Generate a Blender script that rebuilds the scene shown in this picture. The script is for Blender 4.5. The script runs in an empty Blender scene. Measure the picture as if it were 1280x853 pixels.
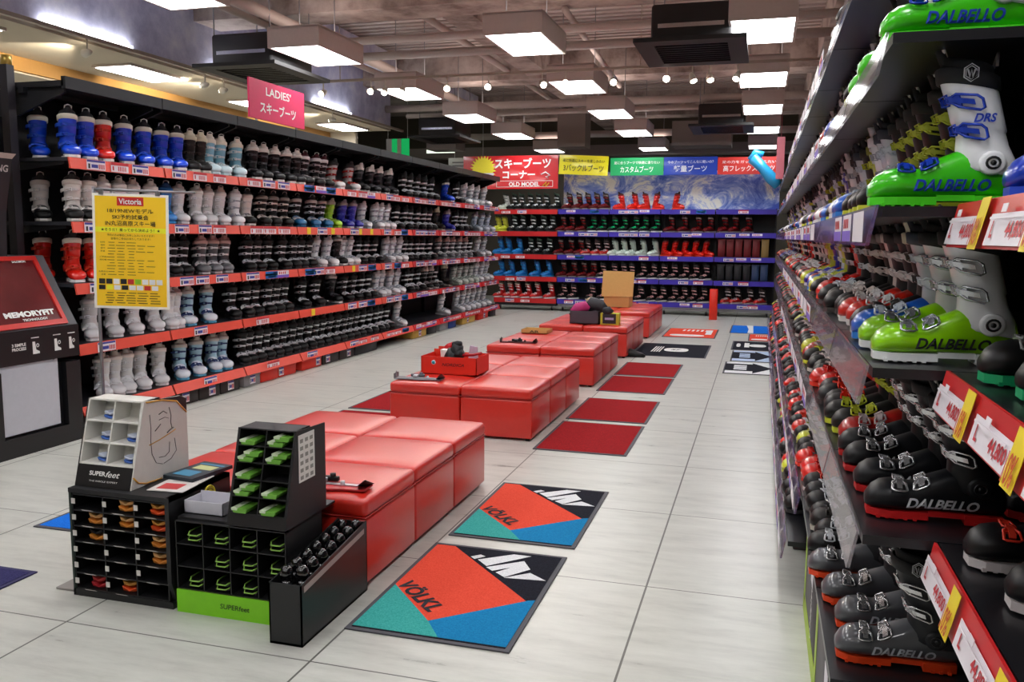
import bpy, bmesh, math, random
from mathutils import Matrix, Vector, Euler
sin, cos, pi = math.sin, math.cos, math.pi
sc = bpy.context.scene
COL = sc.collection
rnd = random.Random(7)

# ------------------------------------------------------------------ camera, world, exposure
CAMZ = 1.6
yaw, pitch, roll = .2818, .1223, .0089
fwd = Vector((-sin(yaw)*cos(pitch), cos(yaw)*cos(pitch), -sin(pitch)))
rgt = Vector((cos(yaw), sin(yaw), 0)); upv = rgt.cross(fwd)
r2 = cos(roll)*rgt + sin(roll)*upv; u2 = -sin(roll)*rgt + cos(roll)*upv
cam = bpy.data.cameras.new('camera'); camo = bpy.data.objects.new('camera', cam); COL.objects.link(camo)
cam.sensor_width = 36; cam.lens = 36*1069/1280; cam.clip_start = .02; cam.clip_end = 100
M = Matrix((r2, u2, -fwd)).transposed().to_4x4(); M.translation = (0, 0, CAMZ); camo.matrix_world = M
sc.camera = camo
sc.view_settings.view_transform = 'Standard'; sc.view_settings.look = 'None'
sc.view_settings.exposure = 0.82; sc.view_settings.gamma = 1; sc.view_settings.use_curve_mapping = False
wd = bpy.data.worlds.new('world'); sc.world = wd; wd.use_nodes = True
wd.node_tree.nodes['Background'].inputs[0].default_value = (.95, .97, 1, 1)
wd.node_tree.nodes['Background'].inputs[1].default_value = .35
UP = 1.6             # added glow on top of the lamp boxes, brightens the ceiling
PANEL = 9.0          # strength of the ceiling light panels
SPOT = 9.0           # watts of each track spot

# ------------------------------------------------------------------ materials
def lin(h):
    h = h.lstrip('#'); c = [int(h[i:i+2], 16)/255 for i in (0, 2, 4)]
    return tuple((x/12.92 if x <= .04045 else ((x+.055)/1.055)**2.4) for x in c)+(1,)
MC = {}
def mat(hexc, rough=.45, metal=0, coat=0, noise=.06, nscale=30, emit=0, bump=0, spec=.5, crough=.05):
    key = (hexc, rough, metal, coat, noise, nscale, emit, bump, spec, crough)
    if key in MC: return MC[key]
    m = bpy.data.materials.new('m_'+hexc.lstrip('#')); m.use_nodes = True
    nt = m.node_tree; b = nt.nodes['Principled BSDF']; c = lin(hexc)
    b.inputs['Roughness'].default_value = rough; b.inputs['Metallic'].default_value = metal
    b.inputs['Coat Weight'].default_value = coat; b.inputs['Coat Roughness'].default_value = crough; b.inputs['Specular IOR Level'].default_value = spec
    tc = nt.nodes.new('ShaderNodeTexCoord'); n = nt.nodes.new('ShaderNodeTexNoise')
    n.inputs['Scale'].default_value = nscale; n.inputs['Detail'].default_value = 3
    nt.links.new(tc.outputs['Object'], n.inputs['Vector'])
    mx = nt.nodes.new('ShaderNodeMix'); mx.data_type = 'RGBA'
    mx.inputs[6].default_value = tuple(x*(1-noise) for x in c[:3])+(1,)
    mx.inputs[7].default_value = tuple(min(1, x*(1+noise)+noise*.02) for x in c[:3])+(1,)
    nt.links.new(n.outputs['Fac'], mx.inputs[0]); nt.links.new(mx.outputs[2], b.inputs['Base Color'])
    if bump:
        bp = nt.nodes.new('ShaderNodeBump'); bp.inputs['Strength'].default_value = bump; bp.inputs['Distance'].default_value = .01
        nt.links.new(n.outputs['Fac'], bp.inputs['Height']); nt.links.new(bp.outputs[0], b.inputs['Normal'])
    if emit:
        b.inputs['Emission Color'].default_value = c; b.inputs['Emission Strength'].default_value = emit
    MC[key] = m; return m
def custom(name, rough=.5, **kw):
    m = bpy.data.materials.new(name); m.use_nodes = True; nt = m.node_tree; b = nt.nodes['Principled BSDF']
    b.inputs['Roughness'].default_value = rough
    for k, v in kw.items(): b.inputs[k.replace('_', ' ')].default_value = v
    return m, nt, b
def ramp(nt, stops):
    r = nt.nodes.new('ShaderNodeValToRGB'); e = r.color_ramp.elements
    while len(e) < len(stops): e.new(.5)
    for i, (p, c) in enumerate(stops): e[i].position = p; e[i].color = lin(c)
    return r
def texnoise(nt, scale, detail=6, vec_scale=(1, 1, 1), rough=.55):
    tc = nt.nodes.new('ShaderNodeTexCoord'); mp = nt.nodes.new('ShaderNodeMapping'); mp.inputs['Scale'].default_value = vec_scale
    nt.links.new(tc.outputs['Object'], mp.inputs['Vector'])
    n = nt.nodes.new('ShaderNodeTexNoise'); n.inputs['Scale'].default_value = scale; n.inputs['Detail'].default_value = detail
    n.inputs['Roughness'].default_value = rough
    nt.links.new(mp.outputs[0], n.inputs['Vector']); return n, mp

def floor_material():
    m, nt, b = custom('floor_tiles', .28); b.inputs['Specular IOR Level'].default_value = .4
    n, mp = texnoise(nt, 2.2, 9, (1, 4.5, 1), .68)
    r = ramp(nt, [(.3, '#b0b1aa'), (.5, '#c3c4bc'), (.72, '#cfd0c8')]); nt.links.new(n.outputs['Fac'], r.inputs[0])
    tc = nt.nodes.new('ShaderNodeTexCoord'); sp = nt.nodes.new('ShaderNodeSeparateXYZ'); nt.links.new(tc.outputs['Object'], sp.inputs[0])
    outs = []
    for ax, off, size, w in ((0, .45+1.125*20, 1.125, .0045), (1, -2.72+1.08*20, 1.08, .0035)):
        a = nt.nodes.new('ShaderNodeMath'); a.operation = 'ADD'; a.inputs[1].default_value = off; nt.links.new(sp.outputs[ax], a.inputs[0])
        d = nt.nodes.new('ShaderNodeMath'); d.operation = 'MODULO'; d.inputs[1].default_value = size; nt.links.new(a.outputs[0], d.inputs[0])
        c = nt.nodes.new('ShaderNodeMath'); c.operation = 'LESS_THAN'; c.inputs[1].default_value = 2*w; nt.links.new(d.outputs[0], c.inputs[0])
        outs.append(c)
    mxm = nt.nodes.new('ShaderNodeMath'); mxm.operation = 'MAXIMUM'; nt.links.new(outs[0].outputs[0], mxm.inputs[0]); nt.links.new(outs[1].outputs[0], mxm.inputs[1])
    mx = nt.nodes.new('ShaderNodeMix'); mx.data_type = 'RGBA'; nt.links.new(mxm.outputs[0], mx.inputs[0]); nt.links.new(r.outputs[0], mx.inputs[6]); mx.inputs[7].default_value = lin('#5c5b56')
    nt.links.new(mx.outputs[2], b.inputs['Base Color'])
    rr = nt.nodes.new('ShaderNodeMapRange'); rr.inputs[3].default_value = .2; rr.inputs[4].default_value = .42; nt.links.new(n.outputs['Fac'], rr.inputs[0]); nt.links.new(rr.outputs[0], b.inputs['Roughness'])
    return m
def blotch(name, cols, scale=1.5, rough=.8, vs=(1, 1, 1), bump=.3):
    m, nt, b = custom(name, rough); n, mp = texnoise(nt, scale, 9, vs, .65)
    r = ramp(nt, cols); nt.links.new(n.outputs['Fac'], r.inputs[0]); nt.links.new(r.outputs[0], b.inputs['Base Color'])
    bp = nt.nodes.new('ShaderNodeBump'); bp.inputs['Strength'].default_value = bump; bp.inputs['Distance'].default_value = .03
    nt.links.new(n.outputs['Fac'], bp.inputs['Height']); nt.links.new(bp.outputs[0], b.inputs['Normal']); return m
def acrylic(name, tint, alpha):
    m, nt, b = custom(name, .12); n, mp = texnoise(nt, 9, 4, (1, 1.5, 4))
    r = ramp(nt, tint); nt.links.new(n.outputs['Fac'], r.inputs[0]); nt.links.new(r.outputs[0], b.inputs['Base Color'])
    b.inputs['Alpha'].default_value = alpha; return m

BLACK = mat('#17171a', .5); BLK2 = mat('#0e0e10', .35); DKGREY = mat('#3a3b3d', .5); WHITE = mat('#e9e9e6', .5); CHROME = mat('#d2d4d8', .18, 1)
RAILRED = mat('#e2503e', .4, nscale=6, noise=.1); RAILRED2 = mat('#c81f22', .4, nscale=6, noise=.1); RAILPUR = mat('#3b2aa8', .4, nscale=4, noise=.25)
LEATHER = mat('#d22312', .4, coat=.7, noise=.05, nscale=60, bump=.05, crough=.32); CARD = mat('#caa161', .8); REDCARD = mat('#dd2a14', .5)
METAL = mat('#8d8d90', .4, .7); PAPER = mat('#eceae4', .7)

# ------------------------------------------------------------------ mesh helpers
class MB:
    def __init__(s): s.v = []; s.f = []; s.mi = []; s.sm = []
    def add(s, vs, fs, m=0, smooth=False):
        o = len(s.v); s.v += [tuple(v) for v in vs]
        for f in fs: s.f.append([i+o for i in f]); s.mi.append(m); s.sm.append(smooth)
        return s
    def box(s, x0, y0, z0, x1, y1, z1, m=0):
        return s.add([(x0, y0, z0), (x1, y0, z0), (x1, y1, z0), (x0, y1, z0), (x0, y0, z1), (x1, y0, z1), (x1, y1, z1), (x0, y1, z1)],
                     [(0, 3, 2, 1), (4, 5, 6, 7), (0, 1, 5, 4), (1, 2, 6, 5), (2, 3, 7, 6), (3, 0, 4, 7)], m)
    def hexa(s, a, b, m=0):   # a, b: 4 points each
        return s.add(list(a)+list(b), [(0, 3, 2, 1), (4, 5, 6, 7), (0, 1, 5, 4), (1, 2, 6, 5), (2, 3, 7, 6), (3, 0, 4, 7)], m)
    def rbox(s, x0, y0, z0, x1, y1, z1, r=.02, seg=3, m=0, puff=0):
        bm = bmesh.new(); bmesh.ops.create_cube(bm, size=1)
        for v in bm.verts: v.co = Vector(((x0+x1)/2+v.co.x*(x1-x0), (y0+y1)/2+v.co.y*(y1-y0), (z0+z1)/2+v.co.z*(z1-z0)))
        bmesh.ops.bevel(bm, geom=list(bm.edges), offset=r, segments=seg, profile=.5, affect='EDGES')
        if puff:
            top = [f for f in bm.faces if f.normal.z > .95]
            bmesh.ops.subdivide_edges(bm, edges=list({e for f in top for e in f.edges}), cuts=6, use_grid_fill=True)
            for v in bm.verts:
                if v.co.z > z1-r*.9:
                    u = (v.co.x-x0)/(x1-x0)*2-1; w = (v.co.y-y0)/(y1-y0)*2-1
                    v.co.z += puff*max(0, 1-u**4)*max(0, 1-w**4)
        bm.verts.index_update()
        s.add([v.co[:] for v in bm.verts], [[v.index for v in f.verts] for f in bm.faces], m, True); bm.free(); return s
    def loft(s, rings, m=0, smooth=True, cap=True, closed=True):
        n = len(rings[0]); vs = [p for r in rings for p in r]; fs = []
        for i in range(len(rings)-1):
            for j in range(n if closed else n-1):
                k = (j+1) % n; fs.append((i*n+j, i*n+k, (i+1)*n+k, (i+1)*n+j))
        if cap:
            fs.append(tuple(reversed(range(n)))); fs.append(tuple((len(rings)-1)*n+j for j in range(n)))
        return s.add(vs, fs, m, smooth)
    def tube(s, pts, r, n=6, m=0, closed=False, smooth=True):
        P = [Vector(p) for p in pts]; rings = []; L = len(P); N = None
        for i, p in enumerate(P):
            a = P[i-1] if (i > 0 or closed) else P[0]; b = P[(i+1) % L] if (i < L-1 or closed) else P[-1]
            t = (b-a)
            if t.length < 1e-9: t = Vector((0, 0, 1))
            t.normalize()
            if N is None: N = t.orthogonal().normalized()
            N = (N-t*N.dot(t)); N = N.normalized() if N.length > 1e-6 else t.orthogonal().normalized()
            B = t.cross(N); rr = r[i] if isinstance(r, (list, tuple)) else r
            rings.append([p+N*(rr*cos(2*pi*k/n))+B*(rr*sin(2*pi*k/n)) for k in range(n)])
        if closed: rings.append(rings[0])
        return s.loft(rings, m, smooth, cap=not closed)
    def cyl(s, c, r, h, axis=2, n=16, m=0, r2=None, smooth=True):
        d = [0, 0, 0]; d[axis] = h; c = Vector(c); return s.tube([c, c+Vector(d)], [r, r if r2 is None else r2], n, m, smooth=smooth)
    def prism(s, pts, d, m=0):    # polygon pts (3d) pushed along vector d
        n = len(pts); d = Vector(d); v = [Vector(p) for p in pts]; v += [p+d for p in v]
        return s.add(v, [tuple(reversed(range(n))), tuple(range(n, 2*n))]+[(i, (i+1) % n, n+(i+1) % n, n+i) for i in range(n)], m)
    def lathe(s, c, prof, n=16, m=0):
        return s.loft([[(c[0]+r*cos(2*pi*k/n), c[1]+r*sin(2*pi*k/n), c[2]+z) for k in range(n)] for r, z in prof], m)
    def mesh(s, name, nm=1):
        me = bpy.data.meshes.new(name); me.from_pydata(s.v, [], s.f)
        me.polygons.foreach_set('material_index', s.mi); me.polygons.foreach_set('use_smooth', s.sm)
        me.update(); return me
    def xf(s, Mx, start=0):
        for i in range(start, len(s.v)): s.v[i] = tuple(Mx @ Vector(s.v[i]))
        return s
WP = {}
def link(o, parent, local=False):
    COL.objects.link(o)
    if parent is not None:
        o.parent = parent
        if not local: o.location = -WP.get(parent.name, Vector((0, 0, 0)))
    WP[o.name] = Vector((0, 0, 0)) if not local else Vector((0, 0, 0))
    return o
def part(mb, name, mats, parent=None, label=None, local=False, world=True):
    me = mb.mesh(name) if isinstance(mb, MB) else mb
    if isinstance(mb, MB):
        for m in (mats if isinstance(mats, (list, tuple)) else [mats]): me.materials.append(m)
    o = bpy.data.objects.new(name, me)
    if label: o['label'] = label
    return link(o, parent, local)
def tag(o, label, cat, group=None, kind=None):
    o['label'] = label; o['category'] = cat
    if group: o['group'] = group
    if kind: o['kind'] = kind
    return o
def thing(name, label, cat, loc=(0, 0, 0), group=None):
    o = bpy.data.objects.new(name, None); COL.objects.link(o); o.location = loc; o.empty_display_size = .1
    WP[o.name] = Vector(loc); return tag(o, label, cat, group)
def single(mb, name, mats, label, cat, group=None, kind=None):
    return tag(part(mb, name, mats), label, cat, group, kind)
def struct(mb, name, mats, parent=None):
    o = part(mb, name, mats, parent)
    if parent is None: o['kind'] = 'structure'
    return o
TXC = {}
def text_mesh(s, h, bold=0, shear=0, squeeze=1):
    """mesh of a line of text, cap height about h, centred, in its own XY plane"""
    key = (s, bold, shear)
    if key not in TXC:
        c = bpy.data.curves.new('lettering', 'FONT'); c.body = s; c.size = 1; c.offset = bold; c.shear = shear; c.extrude = 0
        c.resolution_u = 3; c.align_x = 'CENTER'; c.align_y = 'CENTER'
        o = bpy.data.objects.new('lettering', c); COL.objects.link(o); bpy.context.view_layer.update()
        me = bpy.data.meshes.new_from_object(o.evaluated_get(bpy.context.evaluated_depsgraph_get()))
        vs = [v.co.copy() for v in me.vertices]; fs = [tuple(p.vertices) for p in me.polygons]
        bpy.data.objects.remove(o); bpy.data.curves.remove(c); bpy.data.meshes.remove(me)
        if vs:
            x0 = min(v.x for v in vs); x1 = max(v.x for v in vs); y0 = min(v.y for v in vs); y1 = max(v.y for v in vs)
        else: x0 = x1 = y0 = y1 = 0
        TXC[key] = (vs, fs, (x0+x1)/2, (y0+y1)/2, max(x1-x0, .001), max(y1-y0, .001))
    return TXC[key]
def put_text(mb, s, c, right, up, w=None, h=None, m=0, bold=.0, shear=0, lift=.0015, fn=None):
    """adds text into mb: centred on c, reading along right, fitted to width w and height h"""
    vs, fs, cx, cy, W, H = text_mesh(s, 1, bold, shear)
    right = Vector(right).normalized(); up = Vector(up).normalized(); nrm = right.cross(up); c = Vector(c)
    kx = (w/W) if w else h/H; ky = (h/H) if h else kx
    out = []
    for v in vs:
        p = c+right*((v.x-cx)*kx)+up*((v.y-cy)*ky)+nrm*lift
        out.append(fn(p) if fn else p)
    return mb.add(out, fs, m)
def panel(mb, c, right, up, w, h, t=.004, m=0, lift=0):
    right = Vector(right).normalized(); up = Vector(up).normalized(); n = right.cross(up); c = Vector(c)+n*lift
    a = [c-right*w/2-up*h/2, c+right*w/2-up*h/2, c+right*w/2+up*h/2, c-right*w/2+up*h/2]
    return mb.hexa([p-n*t for p in a], a, m)
# ------------------------------------------------------------------ the shell of the shop
o = struct(MB().box(-13, -7, -.05, 6, 24, 0), 'floor', floor_material())
deck = blotch('deck', [(.3, '#8c7f7b'), (.5, '#b5a8a3'), (.7, '#cdc2bd')], .8, .85, (.3, 2, 1))
conc = blotch('concrete', [(.35, '#857670'), (.5, '#b5a69f'), (.68, '#cfc3bc')], 2.2, .9)
blueish = blotch('painted_insulation', [(.3, '#b4b8d8'), (.5, '#d8dbf4'), (.65, '#eef0ff')], 2.6, .9)
cream = mat('#cfc3ae', .8, nscale=2); olive = mat('#514b40', .85, nscale=2, noise=.1)
mb = MB().box(-7, -7, 4.8, 6, 24, 4.9).box(-13, 15.6, 4.8, -7, 24, 4.9)
for i in range(150):
    y = -6+i*.2; mb.box(-7, y, 4.76, 6, y+.1, 4.8)
struct(mb, 'ceiling', deck)
mb = MB()
for y in (5.1, 9.9, 14.7, 19.5): mb.box(-7.2, y-.28, 4.25, 6, y+.28, 4.8)
struct(mb, 'trim_1', conc)          # concrete cross beams
mb = MB()
for x in (-3.75, .9): mb.box(x-.2, -7, 4.3, x+.2, 24, 4.8)
struct(mb, 'trim_2', conc)          # beams along the aisle
mb = MB().box(-13, -7, 3.6, -7.0, 15.6, 3.66).box(-8.35, -7, 3.44, -8.3, 15.6, 3.6, 1).box(-13, -7, 3.42, -8.35, 15.6, 3.46)
struct(mb, 'trim_3', [cream, mat('#b98a4c', .8)])     # dropped soffit with its ochre fascia
struct(MB().box(-7.06, -7, 3.66, -7.0, 15.6, 4.85), 'trim_4', blueish)
mb = MB()
for x in (-6.2, -5.4): mb.box(x, 5.4, 4.45, x+.5, 19, 4.75)
mb = MB().box(-6.75, 5.5, 4.45, -6.35, 19, 4.75)
single(mb, 'insulated_duct', blueish, 'pale insulated duct running under the ceiling above the long shelf wall', 'duct')
struct(MB().box(-13.1, -7, 0, -13, 24, 4.9), 'wall_left', cream)
struct(MB().box(6, -7, 0, 6.1, 24, 4.9), 'wall_right', mat('#6a645c', .85))
struct(MB().box(-13, 22, 0, 6, 22.1, 4.9), 'wall_back', olive)
struct(MB().box(-13, -7.1, 0, 6, -7, 4.9), 'wall_front', cream)
struct(MB().box(-13, 15.6, 0, -7.75, 15.7, 3.6), 'wall_inner', cream)

# ------------------------------------------------------------------ ceiling light panels
housing = mat('#d9ccc6', .6); lamp = mat('#f9f9fb', .5, emit=PANEL, noise=0)
upfill = mat('#ffe9df', .5, emit=UP, noise=0)
def light_panel(x, y, z=3.6, w=.62, l=1.07, h=.22, strong=True):
    t = thing('ceiling_light', f'white lit box lamp, {ROWN[round(y,1)]} row back, column {COLN[round(x,1)]}', 'ceiling light', (x, y, z), 'square ceiling light boxes')
    m = MB(); a, b = w/2, l/2; k = .025
    m.box(x-a, y-b, z, x-a+k, y+b, z+h).box(x+a-k, y-b, z, x+a, y+b, z+h).box(x-a+k, y-b, z, x+a-k, y-b+k, z+h).box(x-a+k, y+b-k, z, x+a-k, y+b, z+h).box(x-a, y-b, z+h*.9, x+a, y+b, z+h*.94)
    part(m, 'housing', housing, t); part(MB().box(x-a+k, y-b+k, z+h*.94, x+a-k, y+b-k, z+h*.97), 'ceiling_fill', upfill, t)  # glowing top plate is added, unseen from below, to fill the ceiling
    part(MB().box(x-a+k, y-b+k, z+.004, x+a-k, y+b-k, z+.02), 'diffuser', lamp, t)
    m = MB()
    for sx in (-.22, .22): m.tube([(x+sx, y, z+h), (x+sx, y, 4.78)], .006, 5)
    part(m, 'hanger', METAL, t)
ROWN = {-1.8: 'unseen first', .9: 'unseen second', 3.6: 'unseen third', 6.3: 'first', 9.0: 'second', 11.7: 'third', 14.3: 'fourth', 17.0: 'fifth', 20.1: 'sixth'}
COLN = {-.1: 'beside the tall boot rack', -2.5: 'over the ottomans', -4.9: 'over the long shelf wall'}
for x in (-.08, -2.48, -4.93):
    for y in (-1.8, .9, 3.6, 6.34, 9.0, 11.68, 14.32, 17.0, 20.1):
        light_panel(x, y, l=1.07 if y < 18 else .8)
def cove_light(x, y, z, w, l, lab):
    t = thing('cove_light', lab, 'ceiling light', (x, y, z), 'strip lights along the soffit edge')
    part(MB().box(x-w/2, y-l/2-.03, z-.03, x+w/2, y+l/2+.03, z), 'housing', housing, t)
    part(MB().box(x-w/2+.01, y-l/2, z, x+w/2-.01, y+l/2, z+.035), 'tube', lamp, t)
def flush_panel(x, y, z, w, l, lab):
    t = thing('ceiling_light', lab, 'ceiling light', (x, y, z), 'flush lights of the dropped soffit')
    part(MB().box(x-w/2-.03, y-l/2-.03, z-.03, x+w/2+.03, y+l/2+.03, z), 'housing', housing, t)
    part(MB().box(x-w/2, y-l/2, z-.036, x+w/2, y+l/2, z-.028), 'diffuser', lamp, t)
for i, y in enumerate((6.3, 9.1, 11.8, 14.5)):
    n = ('nearest the display machine', 'next along from the machine', 'third along from the machine', 'at the far end')[i].replace('nearest the', 'nearest to the')
    flush_panel(-7.55, y+.2, 3.6, .5, 1.0, 'flush white light panel in the cream soffit, '+n.replace('nearest to the', 'first above the'))
    cove_light(-6.965, y-1.3, 3.66, .07, 1.25, 'thin light strip along the soffit edge, '+n.replace('nearest to the', 'first above the'))
for i, y in enumerate((7.0, 9.7, 12.4, 14.9)):
    flush_panel(-9.2, y, 3.42, .7, 1.1, 'light panel in the lower cream ceiling beyond the ochre fascia, %s row' % ('first', 'second', 'third', 'fourth')[i])

# ------------------------------------------------------------------ track lights
SPOTM = mat('#fff1d8', .4, emit=14, noise=0); SHADE = mat('#d9d2c4', .4)
def spot(x, y, z, aim, lab):
    t = thing('track_spot', lab, 'spotlight', (x, y, z), 'spotlights on the tracks')
    a = Vector(aim).normalized(); c = Vector((x, y, z-.14))
    part(MB().tube([(x, y, z+.005), (x, y, z-.12)], .009, 6), 'stem', SHADE, t)
    part(MB().tube([c-a*.06, c-a*.02, c+a*.05], [.018, .036, .046], 12), 'lamp_head', SHADE, t)
    part(MB().tube([c+a*.046, c+a*.062], [.04, .036], 12), 'bulb', SPOTM, t)
    l = bpy.data.lights.new('spot_beam', 'SPOT'); l.energy = SPOT*(7 if x < -6.8 else 1); l.spot_size = 1.2; l.spot_blend = .6; l.shadow_soft_size = .03; l.color = (1, .9, .72)
    lo = bpy.data.objects.new('spot_beam', l); COL.objects.link(lo); lo.parent = t
    lo.location = (a*.075)+Vector((0, 0, -.14)); lo.rotation_euler = a.to_track_quat('-Z', 'Y').to_euler()
single(MB().box(-6.6, 10.62, 3.62, .6, 10.66, 3.65).tube([(-5.5, 10.64, 3.64), (-5.5, 10.64, 4.78)], .006, 5).tube([(-1.5, 10.64, 3.64), (-1.5, 10.64, 4.78)], .006, 5), 'lighting_track', mat('#b5aa9c', .5), 'slim lighting track crossing the shop in front of the third lamp row', 'lighting track')
ox = ['over the pink sign', 'second from the wall side', 'beside the small fixture', 'fourth along', 'middle of the shop', 'beside the centre lamp', 'right of the centre lamp', 'bright one before the air unit', 'below the air unit', 'last but one', 'last of the row']
for i, x in enumerate((-5.75, -5.05, -4.85, -4.6, -3.98, -3.42, -2.72, -2.42, -1.83, -1.18, -.88, -.68, -.36)):
    a = [(-.2, -.9, -.5), (.2, -1, -.4), (0, -.8, -1), (0, -.8, -1), (.3, -1, -.5), (.1, -1, -.5), (.5, -.6, -.4), (.2, -1, -.3), (.3, -.9, -.6), (0, -1, -.3), (.4, -.3, -1), (.3, -.5, -1), (-.3, -.5, -.9)][i]
    spot(x, 10.64, 3.63, a, 'small metal spotlight on the cross track, %s from the wall end' % ('first', 'second', 'third', 'fourth', 'fifth', 'sixth', 'seventh', 'eighth', 'ninth', 'tenth', 'eleventh', 'twelfth', 'last')[i])
single(MB().box(-6.95, 4.5, 3.62, -6.9, 16, 3.66), 'lighting_track', mat('#b5aa9c', .5), 'slim lighting track along the edge of the cream soffit', 'lighting track')
for i, y in enumerate((6.1, 7.7, 9.7, 10.1, 13.1)):
    spot(-6.92, y, 3.62, (-1, .25, -.1), 'white spotlight on the soffit edge track, %s from the display machine' % ('first', 'second', 'third', 'fourth', 'last')[i])

# ------------------------------------------------------------------ pipes, air units, ducts
pipe = mat('#c4b6af', .5)
pn = 0
for (a, b, r, d) in [((-7, 10.3, 4.05), (6, 10.3, 4.05), .05, 'upper of the pipe pair crossing before the third lamp row'), ((-7, 10.75, 3.95), (6, 10.75, 3.95), .055, 'lower of the pipe pair crossing before the third lamp row'),
                  ((-4.4, 8.0, 4.15), (6, 8.0, 4.15), .07, 'thick pipe crossing high above the second lamp row'), ((-7, 15.4, 3.98), (6, 15.4, 3.98), .07, 'thick pipe crossing behind the fourth lamp row'),
                  ((-7, 16.4, 3.98), (6, 16.4, 3.98), .05, 'thin pipe crossing behind the fourth lamp row'), ((-5.45, 5.4, 4.05), (-5.45, 19, 4.05), .07, 'long pipe running above the long shelf wall'),
                  ((-4.3, 9, 4.4), (-4.3, 19, 4.4), .05, 'pipe running lengthwise high over the seats'), ((-6.1, 8.0, 4.2), (-6.1, 17, 4.2), .045, 'thin pipe beside the pale ducts'),
                  ((-2.3, 10, 4.2), (-2.3, 14, 4.0), .04, 'short pipe falling towards the middle lamp column'), ((-7, 19.9, 3.95), (6, 19.9, 3.95), .08, 'dark pipe crossing over the far wall shelves')]:
    single(MB().tube([a, b], r, 10), 'ceiling_pipe', pipe, 'grey '+d, 'pipe', 'pipes under the ceiling')
single(MB().box(-12.95, 20.8, 3.55, 5.95, 21.3, 3.8).box(-1.9, 18.4, 3.5, -.7, 19.2, 4.0).box(-4.3, 18.2, 3.5, -3.7, 18.8, 4.2).box(-7.3, 18.2, 3.5, -6.6, 18.8, 4.2), 'air_duct', mat('#8b807b', .6), 'pale square ductwork hanging over the far wall shelves', 'duct')
def ac(x, y, lab, s=1):
    t = thing('air_conditioner', lab, 'air conditioner', (x, y, 3.45), 'ceiling air conditioners')
    w, l = .45*s, .55*s
    part(MB().rbox(x-w*.85, y-l*.85, 3.5, x+w*.85, y+l*.85, 3.85, .03, 2), 'body', mat('#2a2829', .5), t)
    m = MB(); k = .1
    m.box(x-w-.08, y-l-.08, 3.46, x+w+.08, y-l+k, 3.5).box(x-w-.08, y+l-k, 3.46, x+w+.08, y+l+.08, 3.5).box(x-w-.08, y-l+k, 3.46, x-w+k, y+l-k, 3.5).box(x+w-k, y-l+k, 3.46, x+w+.08, y+l-k, 3.5)
    part(m, 'frame', mat('#120e0d', .6), t)
    m = MB()
    for i in range(9): yy = y-l+k+.05+i*(2*l-2*k-.1)/8; m.box(x-w+k, yy-.008, 3.47, x+w-k, yy+.008, 3.49)
    part(m, 'grille', BLK2, t); part(MB().box(x-w*.7, y-l*.86, 3.62, x+w*.7, y-l*.85, 3.66), 'trim_strip', CHROME, t)
    m = MB()
    for sx in (-1, 1):
        for sy in (-1, 1): m.tube([(x+sx*w*.8, y+sy*l*.8, 3.8), (x+sx*w*.8, y+sy*l*.8, 4.8)], .008, 5)
    part(m, 'hanger', METAL, t)
ac(-.75, 9.15, 'dark ceiling air unit between the lamp columns near the tall boot rack')
ac(-5.75, 9.2, 'dark ceiling air unit over the long shelf wall beside the pink sign')
ac(-.75, 15.6, 'small far air unit above the colour banners'); ac(-6.1, 16.2, 'far air unit near the green banner')
# ------------------------------------------------------------------ ski boots (toe towards +x, heel at the origin, sole on z = 0)
LOW = [(0, .018, .035, .07), (.008, .032, .024, .105), (.04, .040, .021, .135), (.09, .041, .021, .140), (.13, .043, .021, .128), (.165, .046, .021, .112), (.185, .048, .021, .100),
       (.200, .050, .020, .090), (.215, .053, .019, .090), (.245, .056, .018, .093), (.270, .053, .018, .087), (.288, .043, .019, .074), (.302, .023, .024, .052)]
CUF = [(.075, .060, .060, .047), (.082, .062, .064, .050), (.12, .068, .059, .047), (.15, .075, .052, .044), (.178, .082, .051, .045), (.184, .084, .055, .049), (.22, .093, .055, .050), (.27, .107, .057, .052), (.292, .112, .058, .053)]
def interp(T, x):
    if x <= T[0][0]: return T[0][1:]
    for a, b in zip(T, T[1:]):
        if x <= b[0]:
            k = (x-a[0])/(b[0]-a[0]); return [p+(q-p)*k for p, q in zip(a[1:], b[1:])]
    return T[-1][1:]
def se(t, n):
    c, s = cos(t), sin(t); return (abs(c)**(2/n)*(1 if c >= 0 else -1), abs(s)**(2/n)*(1 if s >= 0 else -1))
def lowS(t, x, off=0):
    w, z0, z1 = interp(LOW, x); c, s = se(t, 2.35); h = (z1-z0)/2
    return Vector((x, (w+off)*c, (z0+z1)/2+(h+off)*s))
def cufS(t, z, off=0):
    cx, a, b = interp(CUF, z); c, s = se(t, 2.3); return Vector((cx+(a+off)*c, (b+off)*s, z+.012*c))
def strip_on(mb, S, t0, t1, v, hw, off, th, n, m=0, dv=0):
    """band of half width hw lying on surface S from angle t0 to t1 at v"""
    rings = []
    for i in range(n+1):
        t = t0+(t1-t0)*i/n; vv = v+dv*(i/n)
        rings.append([S(t, vv-hw, off), S(t, vv+hw, off), S(t, vv+hw, off+th), S(t, vv-hw, off+th)])
    return mb.loft(rings, m, smooth=False)
def loop_on(mb, S, pts, off, r, m=0, n=5): return mb.tube([S(t, v, off) for t, v in pts], r, n, m, closed=True)
def lower_mb(mb, n=16, m=0, step=1):
    xs = [s[0] for s in LOW][::step]
    if xs[-1] != LOW[-1][0]: xs.append(LOW[-1][0])
    return mb.loft([[lowS(2*pi*k/n, x) for k in range(n)] for x in xs], m)
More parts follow.
